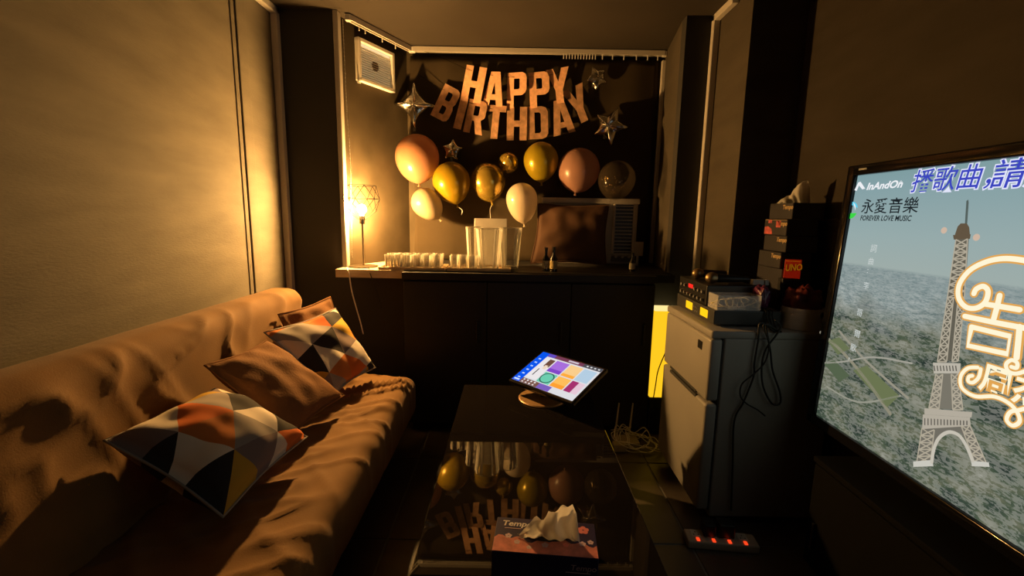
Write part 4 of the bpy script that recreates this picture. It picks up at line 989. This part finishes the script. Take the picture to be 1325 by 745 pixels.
# jugs
def jug(px0, px1, pytop, Y, label, lean=0):
    xa, xb = atY(px0, pytop, Y).x, atY(px1, pytop, Y).x; r = (xb - xa) / 2; x = (xa + xb) / 2; zt_ = atY((px0 + px1) / 2, pytop, Y).z - ZS - .0085
    t = thing('jug', label, 'jug', (x, Y, ZS + .0085), 'clear jugs on the tray')
    prof = [(.001, 0), (r * .70, 0), (r * .72, .004), (r, zt_), (r - .003, zt_), (r * .70 - .002, .012), (.001, .012)]
    mb = MB().lathe(prof, 40)
    for v in mb.v:
        a_ = math.atan2(v.y, v.x); k_ = 1 + .035 * math.cos(10 * a_) * (1 if .02 < v.z < zt_ - .01 or True else 0); v.x *= k_; v.y *= k_
    mb.build('body', JUGP, t, local=True)
    MB().lathe([(r * 1.01, zt_ - .004), (r * 1.05, zt_), (r * 1.01, zt_ + .004), (r * .97, zt_)], 32, capped=False).build('rim', JUGP, t, smooth='all', local=True)
    return t
jy = ty0_ + .085
jug(616, 650, 296, jy - .02, 'tall clear acrylic jug in front on the tray')
jug(646, 675, 295, jy + .05, 'tall clear acrylic jug on the right end of the tray')
jug(603, 624, 294, jy + .07, 'tall clear acrylic jug at the left rear of the tray')
n0, n1 = atY(614, 318, ty1_ + .04), atY(656, 283, ty1_ + .04)
o = MB().rbox((n0.x, ty1_ + .02, ZS + .0005), (n1.x, ty1_ + .07, n1.z), .003, 2).build('paper_carton', mat('white_carton', (.6, .55, .48), .6), None, origin=((n0.x + n1.x) / 2, ty1_ + .045, ZS))
o.name = 'napkin_box'; tag(o, 'plain white box standing behind the clear jugs', 'box')

# air conditioner
c0, c1_ = atY(703, 256, 3.09), atY(827, 259, 3.09)
ax_, axr, ayf = c0.x, c1_.x, 3.09; azt = (c0.z + c1_.z) / 2
ACM = mat('aged_white_plastic', (.42, .38, .33), .5, var=.08)
t = thing('air_conditioner', 'aged white window air conditioner behind the cushion on the sill', 'air conditioner', ((ax_ + axr) / 2, ayf, ZS))
MB().rbox((ax_, ayf + .01, ZS + .001), (axr, YBAY - .045, azt), .008, 3).build('case', ACM, t, smooth=True)
MB().rbox((ax_ - .008, ayf - .012, azt - .03), (axr + .006, ayf + .03, azt + .006), .006, 2).build('top_lip', ACM, t, smooth=True)
g0, g1 = atY(791, 330, ayf), atY(823, 262, ayf)
mb = MB(); fwid = .014
for lo, hi in (((g0.x, g0.z), (g1.x, g0.z + fwid)), ((g0.x, g1.z - fwid), (g1.x, g1.z)), ((g0.x, g0.z), (g0.x + fwid, g1.z)), ((g1.x - fwid, g0.z), (g1.x, g1.z))): mb.rbox((lo[0], ayf - .008, lo[1]), (hi[0], ayf + .012, hi[1]), .003, 2)
gr = mb.build('grille_frame', ACM, t)
MB().box((g0.x + .005, ayf + .006, g0.z + .005), (g1.x - .005, ayf + .011, g1.z - .005)).build('grille_back', BLACKP, t)
for k in range(14):
    z = g0.z + fwid + (g1.z - g0.z - 2 * fwid) * (k + .5) / 14
    MB().rbox((g0.x + .01, ayf - .004, z - .0035), (g1.x - .01, ayf + .004, z + .0035), .001, 1).build('slat', ACM, gr)
MB().rbox((g0.x, ayf + .0, ZS + .02), (g1.x, ayf + .012, g0.z - .008), .003, 2).build('control_panel', mat('dark_control_panel', (.10, .085, .07), .5), t)
for k in range(3):
    MB().lathe([(.011, 0), (.009, .014), (.001, .014)], 14, Matrix.Translation((g0.x + .03 + .045 * k, ayf, ZS + .055)) @ Matrix.Rotation(math.pi / 2, 4, 'X')).build('knob', ACM, t, smooth=True)
# brown cushion leaning on the air conditioner
yb_ = 2.95; yt_ = 3.035
cA, cB, cC, cD = atY(696, 263, yt_), atY(686, 350, yb_), atY(784, 350, yb_), atY(788, 265, yt_)
zmin = ZS + .012
cB.z = max(cB.z, zmin); cC.z = max(cC.z, zmin)
cushion('brown_cushion', cA, cB, cC, cD, .05, mat('dark_brown_velvet', (.075, .033, .014), .8, var=.1), 'dark brown cushion propped against the air conditioner on the sill', 9)
# bottles
def bottle(px, pyt, Y, r, label, m, ml):
    p = atY(px, pyt, Y); h = p.z - ZS
    t = thing('bottle', label, 'bottle', (p.x, Y, ZS), 'small bottles on the sill')
    MB().lathe([(.001, .0006), (r, .0006), (r, h * .52), (r * .42, h * .68), (r * .40, h * .86), (.001, h * .86)], 18, Matrix.Translation((p.x, Y, ZS))).build('body', m, t, smooth=True)
    MB().lathe([(r * .48, h * .86), (r * .48, h), (.001, h)], 14, Matrix.Translation((p.x, Y, ZS))).build('cap', BLACKP, t, smooth=True)
    MB().lathe([(r + .0006, h * .12), (r + .0006, h * .44)], 18, Matrix.Translation((p.x, Y, ZS)), capped=False).build('label_wrap', ml, t, smooth=True)
BOT = mat('dark_bottle', (.015, .012, .01), .15, coat=.5)
bottle(707, 320, YS + .10, .020, 'small dark bottle with a white label before the sill cushion', BOT, mat('printed_label', (.25, .22, .18), .5, var=.7, scale=90))
bottle(717, 319, YS + .075, .022, 'small dark bottle with a yellowish label before the sill cushion', BOT, mat('yellow_label', (.40, .30, .12), .5, var=.4, scale=50))
bottle(819, 327, YS + .16, .018, 'small dark bottle with a pale label below the air conditioner grille', BOT, mat('pale_label', (.4, .36, .3), .5))
q0, q1 = atY(818, 331, 3.04), atY(833, 313, 3.04)
t = thing('notice_card', 'small pale card standing beside the air conditioner', 'card', ((q0.x + q1.x) / 2, 3.04, ZS))
MB().rbox((q0.x, 3.04, q0.z), (q1.x, 3.044, q1.z), .001, 1).build('card', mat('pale_card', (.4, .34, .28), .6), t)
MB().rbox(((q0.x + q1.x) / 2 - .008, 3.0405, ZS + .0005), ((q0.x + q1.x) / 2 + .008, 3.0435, q0.z), .001, 1).build('foot', ACM, t)

# ------------------------------------------------------------------ balloons
def latex(name, col, rough=.3, sss=.4, metal=0.0, var=.04, coat=.3):
    m = mat(name, col, rough, metal, var=var, coat=coat)
    if sss:      # thin stretched rubber: part of the light passes through the skin
        nt = m.node_tree; out = [n for n in nt.nodes if n.type == 'OUTPUT_MATERIAL'][0]; pb = nt.nodes['Principled BSDF']
        tl = node(nt, 'ShaderNodeBsdfTranslucent'); tl.inputs[0].default_value = (*[min(1, c * 1.2 + .05) for c in col], 1); mx = node(nt, 'ShaderNodeMixShader'); mx.inputs[0].default_value = sss
        nt.links.new(pb.outputs[0], mx.inputs[1]); nt.links.new(tl.outputs[0], mx.inputs[2]); nt.links.new(mx.outputs[0], out.inputs[0])
    return m
def balloon(px, py, rpx, Y, tail, label, m, strp=None, elong=1.12):
    c = atY(px, py, Y); r = rpx / F * (c - CAM).length * .985
    ax = (Vector((tail[0], 0, -tail[1])) if len(tail) == 2 else Vector(tail)).normalized()   # direction towards the knot
    R = (-ax).to_track_quat('Z', 'Y').to_matrix().to_4x4()
    Mx = Matrix.Translation(c) @ R
    t = thing('balloon', label, 'balloon', c + ax * r * elong * 1.25, 'balloons on the backdrop')
    prof = []
    for k in range(0, 30):
        a = math.pi * k / 32; z = math.cos(a); rr = math.sin(a)
        if z < 0: zz_ = z * elong * 1.22; rr = rr * (1 - .10 * (z * z))
        else: zz_ = z
        prof.append((max(.0005, rr * r), zz_ * r))
    zl = -elong * 1.22 * r
    prof += [(.016 * 1 * r / .13 + .004, zl * 1.0), (.006, zl - .006)]
    body = MB().lathe(prof, 32, Mx).build('skin', m, t, smooth='all')
    MB().lathe([(.004, zl - .005), (.007, zl - .010), (.004, zl - .014), (.008, zl - .022), (.010, zl - .025)], 12, Mx).build('knot', m, t, smooth='all')
    if strp:
        pts = catmull([Mx @ Vector((0, 0, zl - .02))] + [atY(x, y, Y - .01) for x, y in strp], 6)
        MB().tube(pts, .0012, 5).build('ribbon', WCABLE, t, smooth='all')
    return t
PEACH = latex('peach_latex', (.31, .155, .085), sss=.3); PINK = latex('pink_latex', (.38, .205, .15), sss=.3); CREAM = latex('cream_latex', (.30, .235, .15), sss=.3)
GOLD = latex('gold_chrome_latex', (.30, .20, .009), .25, .2, .35, coat=.5); GOLD2 = latex('dark_gold_latex', (.46, .32, .055), .18, 0, .7, coat=.6); GOLD3 = latex('olive_gold_latex', (.40, .30, .015), .25, .2, .35)
CONF = mat('clear_latex', (.12, .09, .06), .12, var=.1, alpha=.22, coat=.6)
BY = YBAY - .175
balloon(540, 203, 27, BY, (.10, -.25, -1), 'large peach balloon above the cream balloon near the lamp', PEACH, elong=1.0)
balloon(584, 234, 24, BY - .01, (.25, 1), 'shiny gold balloon just right of the peach balloon', GOLD, [(598, 272), (597, 278)], 1.0)
balloon(631, 233, 22, BY + .03, (.2, 1), 'darker mirror gold balloon above the clear jugs', GOLD2, [(634, 272), (636, 292)], 1.02)
balloon(658, 211, 13, BY + .05, (0, -.9, .3), 'tiny dull gold balloon between two bigger gold balloons', GOLD2, elong=1.0)
balloon(700, 207, 22, BY + .02, (.05, 1), 'olive gold balloon right below the letters of the banner', GOLD3, elong=1.0)
balloon(749, 219, 26, BY, (-.15, -.35, -1), 'large pink balloon above the propped brown cushion', PINK, elong=.95)
cf = balloon(798, 232, 23, BY - .12, (-.3, -.4, -1), 'clear dark balloon with gold confetti above the air conditioner', CONF, elong=.95)
cc = atY(798, 232, BY - .12); mb = MB(); rnd = random.Random(2)
for k in range(46):
    a, b = rnd.uniform(2.2, 5.2), rnd.uniform(-1.2, .1); v = Vector((math.cos(b) * math.cos(a), -abs(math.cos(b) * math.sin(a)), math.sin(b))) * .098
    p_ = cc + v; e1 = v.orthogonal().normalized() * .004; e2 = v.cross(e1).normalized() * .004
    mb.add([p_ - e1, p_ + e2, p_ + e1, p_ - e2], [(0, 1, 2, 3)])
o = mb.build('confetti', mat('gold_confetti', (.8, .55, .2), .25, metal=.9), cf); o['kind'] = 'stuff'
balloon(551, 262, 18.5, BY - .05, (.62, .75), 'cream balloon hanging below the peach balloon', CREAM, elong=1.12)
balloon(675, 257, 20, BY - .04, (.12, 1), 'cream balloon hanging beside the jugs', latex('pale_cream_latex', (.62, .53, .40), sss=.3), elong=1.28)

# foil stars
def star(px, py, rpx, Y, n, inner, rot, tilt, label, puff=.28, curve=1.0, str_=None):
    c = atY(px, py, Y); R = rpx / F * (c - CAM).length
    t = thing('foil_star', label, 'foil balloon', c, 'foil star balloons')
    K = 12 * n; rings = 9; mb = MB()
    Mx = Matrix.Translation(c) @ Matrix.Rotation(tilt, 4, 'Z') @ Matrix.Rotation(rot, 4, 'Y')
    def rad(a):
        f = (a * n / (2 * math.pi)) % 1.0; f = abs(2 * f - 1)     # 1 at tip, 0 at valley
        # straight edge between tip and valley, bowed inward by curve
        da = (1 - f) * math.pi / n; x1 = inner * math.cos(math.pi / n); y1 = inner * math.sin(math.pi / n)
        # intersect ray at angle da with line (1,0)-(x1,y1)
        den = math.cos(da) * (y1) - math.sin(da) * (x1 - 1); r = y1 / den if abs(den) > 1e-9 else 1
        return r * (1 - (1 - curve) * 4 * f * (1 - f) * .35)
    for side in (1, -1):
        base = len(mb.v); mb.v.append(Mx @ Vector((0, -side * puff * R, 0)))
        for j in range(1, rings + 1):
            s = j / rings
            for k in range(K):
                a = 2 * math.pi * (k) / K; r = rad(a) * R * s
                h = puff * R * math.sqrt(max(0, 1 - s * s)) * (.35 + .65 * rad(a) * (1 - s * .3) if True else 1)
                h += .02 * R * math.sin(k * 2.5) * s * (1 - s) * 2
                mb.v.append(Mx @ Vector((r * math.sin(a), -side * h, r * math.cos(a))))
        for k in range(K):
            k2 = (k + 1) % K; mb.f.append((base, base + 1 + k, base + 1 + k2))
            for j in range(rings - 1): mb.f.append((base + 1 + j * K + k, base + 1 + (j + 1) * K + k, base + 1 + (j + 1) * K + k2, base + 1 + j * K + k2))
    mb.build('foil', SILVER, t, smooth='all')
    mb2 = MB(); tip = Mx @ Vector((0, 0, -R * (inner if n == 5 else 1)))
    mb2.box(tip + Vector((-.008, -.001, -.025)), tip + Vector((.008, .001, 0))); mb2.build('fill_tab', SILVER, t)
    if str_: MB().tube([tip + Vector((0, 0, -.02))] + [atY(x, y, Y) for x, y in str_], .001, 5).build('thread', RUBBER, t)
    return t
star(536, 136, 25, YBAY - .10, 4, .50, 0, .1, 'silver four-pointed foil star left of the banner', .30, .75, [(539, 172)])
star(585, 194, 13, YBAY - .09, 5, .62, .1, 0, 'small silver foil star above the shiny gold balloon', .35)
star(773, 101, 13.5, YBAY - .08, 5, .62, .7, .3, 'small dim foil star right of the upper banner word', .35)
star(788, 163, 23, YBAY - .13, 5, .50, .45, -.5, 'large tilted silver foil star right of the lower banner word', .32)

# ------------------------------------------------------------------ banners
def glyph(ch):
    if ch == 'H': return [[(0, 0), (.22, 0), (.22, .41), (.40, .41), (.40, 0), (.62, 0), (.62, 1), (.40, 1), (.40, .59), (.22, .59), (.22, 1), (0, 1)]]
    if ch == 'A': return [[(0, 0), (.21, 0), (.245, .19), (.425, .19), (.46, 0), (.67, 0), (.48, 1), (.19, 1)], [(.275, .35), (.335, .72), (.395, .35)]]
    if ch == 'P': return [[(0, 0), (.22, 0), (.22, .36), (.48, .36), (.58, .42), (.62, .52), (.62, .84), (.58, .95), (.48, 1), (0, 1)], [(.22, .53), (.22, .83), (.37, .83), (.40, .80), (.40, .56), (.37, .53)]]
    if ch == 'Y': return [[(.23, 0), (.45, 0), (.45, .38), (.68, 1), (.46, 1), (.34, .62), (.22, 1), (0, 1), (.23, .38)]]
    if ch == 'B': return [[(0, 0), (.48, 0), (.58, .05), (.62, .15), (.62, .40), (.57, .50), (.62, .60), (.62, .85), (.58, .95), (.48, 1), (0, 1)], [(.22, .17), (.22, .41), (.36, .41), (.40, .37), (.40, .21), (.36, .17)], [(.22, .58), (.22, .83), (.36, .83), (.40, .79), (.40, .62), (.36, .58)]]
    if ch == 'I': return [[(0, 0), (.22, 0), (.22, 1), (0, 1)]]
    if ch == 'R': return [[(0, 0), (.22, 0), (.22, .38), (.29, .38), (.41, 0), (.64, 0), (.50, .42), (.60, .50), (.62, .56), (.62, .84), (.58, .95), (.48, 1), (0, 1)], [(.22, .54), (.22, .83), (.37, .83), (.40, .80), (.40, .57), (.37, .54)]]
    if ch == 'T': return [[(.20, 0), (.42, 0), (.42, .81), (.62, .81), (.62, 1), (0, 1), (0, .81), (.20, .81)]]
    if ch == 'D': return [[(0, 0), (.44, 0), (.57, .05), (.63, .17), (.63, .83), (.57, .95), (.44, 1), (0, 1)], [(.22, .18), (.22, .82), (.36, .82), (.41, .77), (.41, .23), (.36, .18)]]
GW = {'I': .22, 'A': .67, 'Y': .68, 'R': .64, 'D': .63}
def letter(ch, px, py, ang, hpx, wpx, Y, m, parent, yaw):
    cu = bpy.data.curves.new('g', 'CURVE'); cu.dimensions = '2D'; cu.fill_mode = 'BOTH'; cu.extrude = .0015
    for loop in glyph(ch):
        sp = cu.splines.new('POLY'); sp.points.add(len(loop) - 1); sp.use_cyclic_u = True
        for i, (x, y) in enumerate(loop): sp.points[i].co = (x - GW.get(ch, .62) / 2, y - .5, 0, 1)
    me = curve_mesh(cu); c = atY(px, py, Y); k = (c - CAM).length / F
    A = math.radians(ang); xd = Vector((math.cos(A), .0, math.sin(A))); yd = Vector((-math.sin(A), 0, math.cos(A)))
    M = frame_M(c, xd, yd) @ Matrix.Rotation(-math.radians(random.uniform(yaw - 6, yaw + 6)), 4, 'Y') @ Matrix.Diagonal((wpx * k / GW.get(ch, .62), hpx * k, 1, 1))
    for v in me.vertices: v.co.z /= 1.0
    ob = link_mesh('letter_' + ch.lower(), me, m, parent, M)
    return ob
YL = YBAY - .075
def banner(word, rows, string, label, m, Yo=0.0, yaw=12):
    c = atY(rows[len(rows) // 2][1], rows[len(rows) // 2][2], YL)
    t = thing('letter_banner', label, 'banner', c)
    for ch, px, py, ang, h, w in rows: letter(ch, px, py, ang, h, w, YL + Yo, m, t, yaw)
    MB().tube(catmull([atY(x, y, YL + Yo + .004) for x, y in string], 5), .0012, 5).build('string', BRASSD, t, smooth='all')
    return t
banner('HAPPY', [('H', 612.8, 109, -11, 40.5, 25), ('A', 639.3, 115.3, -6, 39, 26), ('P', 668.6, 116.8, 0, 40, 24), ('P', 698, 116.2, 4, 40, 24), ('Y', 723, 111, 8, 39, 27)],
       [(522, 58), (560, 70), (590, 83), (609, 91), (641, 98), (668, 100), (697, 99), (722, 94), (745, 80)], 'upper rose gold letter banner reading HAPPY on the backdrop', CARDM)
banner('BIRTHDAY', [('B', 577, 133.8, -27, 40, 22), ('I', 596.5, 146, -15, 38, 9.5), ('R', 615.7, 151.5, -12, 39, 24), ('T', 641, 158, -5, 39, 24), ('H', 668.8, 160, 0, 39, 24.5), ('D', 695.8, 158.8, 3, 38, 25), ('A', 726.6, 151.5, 13, 40, 27), ('Y', 748.3, 135.3, 24, 42, 27)],
       [(540, 95), (566, 112), (583, 120), (601, 130), (618, 136), (643, 142), (669, 143), (695, 142), (722, 135), (744, 121), (765, 105)], 'lower rose gold letter banner reading BIRTHDAY on the backdrop', CARDM2, .012, 9)

# ------------------------------------------------------------------ column lamp between cabinet and pillar
yl0, yl1 = YB - .115, YB - .012; lx0 = cx1 + .012; lx1 = OR_ + .06
zt_l = atY(855, 397, (yl0 + yl1) / 2).z; zb_l = atY(853, 510, (yl0 + yl1) / 2).z
t = thing('column_lamp', 'glowing yellow column lamp in the gap between the cabinet and the fridge', 'lamp', ((lx0 + lx1) / 2, (yl0 + yl1) / 2, 0))
MB().rbox((lx0, yl0, 0), (lx1, yl1, zb_l), .004, 2).build('base', BLACKP, t)
YEL = emat('lit_yellow_shade', (245, 188, 30), 1.2)
MB().rbox((lx0, yl0, zb_l), (lx1, yl1, zt_l - .015), .006, 2).build('shade', YEL, t)
MB().rbox((lx0 - .001, yl0 - .001, zt_l - .015), (lx1 + .001, yl1 + .001, zt_l), .003, 2).build('top_rim', emat('lit_rim', (255, 228, 150), 1.1), t)
cp_ = [Vector((fx0 + .06, fy1 + .004, .70)), atY(864, 450, 2.40), atY(852, 478, 2.47), atY(848, 500, 2.47), atY(842, 535, 2.45), atZ(836, 560, .003), atZ(826, 572, .003)]
o = MB().tube(catmull(cp_, 8), .003, 7).build('cable', RUBBER, None, smooth='all', origin=cp_[-1])
tag(o, 'black cable crossing in front of the yellow column lamp', 'cable')

# router, adapter and cable tangle on the floor
rp_ = atZ(806, 566, 0.0); rp_ = Vector((rp_.x, 2.42, 0))
t = thing('router', 'small pale router with two upright antennas on the floor by the cabinet', 'router', rp_)
MB().rbox((rp_.x - .075, rp_.y - .05, .004), (rp_.x + .065, rp_.y + .05, .034), .006, 2).build('case', mat('pale_router_plastic', (.35, .30, .22), .5), t)
for x in (-.05, .03):
    MB().tube([(rp_.x + x, rp_.y + .052, .02), (rp_.x + x, rp_.y + .055, .06), (rp_.x + x + .012, rp_.y + .06, .22)], [.006, .006, .004], 8).build('antenna', WHITEP, t, smooth=True)
MB().rbox((rp_.x - .055, rp_.y - .04, 0), (rp_.x + .045, rp_.y + .04, .005), .001, 1).build('foot_pad', BLACKP, t)
tc_ = atZ(820, 570, .03)
for k, (amp, z, lab) in enumerate(((.15, .006, 'thin white cable loosely coiled widest on the lit floor'), (.11, .013, 'thin white cable in a smaller coil on the lit floor'), (.075, .02, 'thin white cable in the tightest coil by the router'))):
    rnd = random.Random(k + 3); c = Vector((tc_.x + .01 * k, tc_.y - .02, 0)); pts = []
    for q in range(26):
        a = q * .62 + k; pts.append(c + Vector((amp * math.cos(a) * (.75 + .3 * rnd.random()), amp * .85 * math.sin(a) * (.8 + .3 * rnd.random()), z + .10 * abs(math.sin(q * .31 + k)) * rnd.random())))
    o = MB().tube(catmull(pts, 5), .0022, 6).build('cable', WCABLE, None, smooth='all', origin=(c.x, c.y, 0)); tag(o, lab, 'cable')
ap = atZ(800, 583, 0)
o = MB().rbox((ap.x - .03, ap.y - .02, .0), (ap.x + .045, ap.y + .03, .045), .006, 2).build('power_adapter', mat('cream_adapter', (.5, .42, .25), .5), None, origin=(ap.x, ap.y, 0)); tag(o, 'cream power adapter on the floor beside the coffee table', 'adapter')

# power strip
s0, s1 = atZ(890, 704, .02), atZ(984, 712, .02)
dv = (s1 - s0); dv.z = 0; L = dv.length; Mx = frame_M((s0.x, s0.y, 0), dv, Vector((-dv.y, dv.x, 0)))
t = thing('power_strip', 'cream power strip with glowing red switches on the floor before the fridge', 'power strip', M=Mx)
MB().rbox((0, 0, .0), (L, .075, .035), .008, 3).build('body', mat('cream_strip_plastic', (.42, .36, .30), .45), t, local=True, smooth=True)
SWR = emat('switch_neon', (255, 70, 30), 1.1)
for k in range(4):
    x = L * (.16 + .22 * k)
    MB().rbox((x - .008, .004, .034), (x + .004, .022, .039), .001, 1).build('switch', SWR, t, local=True)
    so = MB().rbox((x - .02, .030, .034), (x + .016, .070, .0362), .001, 1).build('socket', WHITEP, t, local=True)
    for hx, hy in ((-.011, .04), (.006, .04), (-.0025, .055)): MB().box((x + hx - .002, hy - .003, .0362), (x + hx + .002, hy + .003, .0366)).build('slot', BLACKP, so, local=True)
for k, (x, w_, h_, lab) in enumerate(((L * .33, .045, .05, 'black plug pushed into the middle of the power strip'), (L * .57, .06, .055, 'chunky black adapter plugged into the power strip'))):
    mb = MB().rbox((x - w_ / 2, .026, .0375), (x + w_ / 2, .080, .0375 + h_), .005, 2, Mx)
    o = mb.build('plug', BLACKP, None, origin=Mx @ Vector((x, .05, .0375))); tag(o, lab, 'plug')
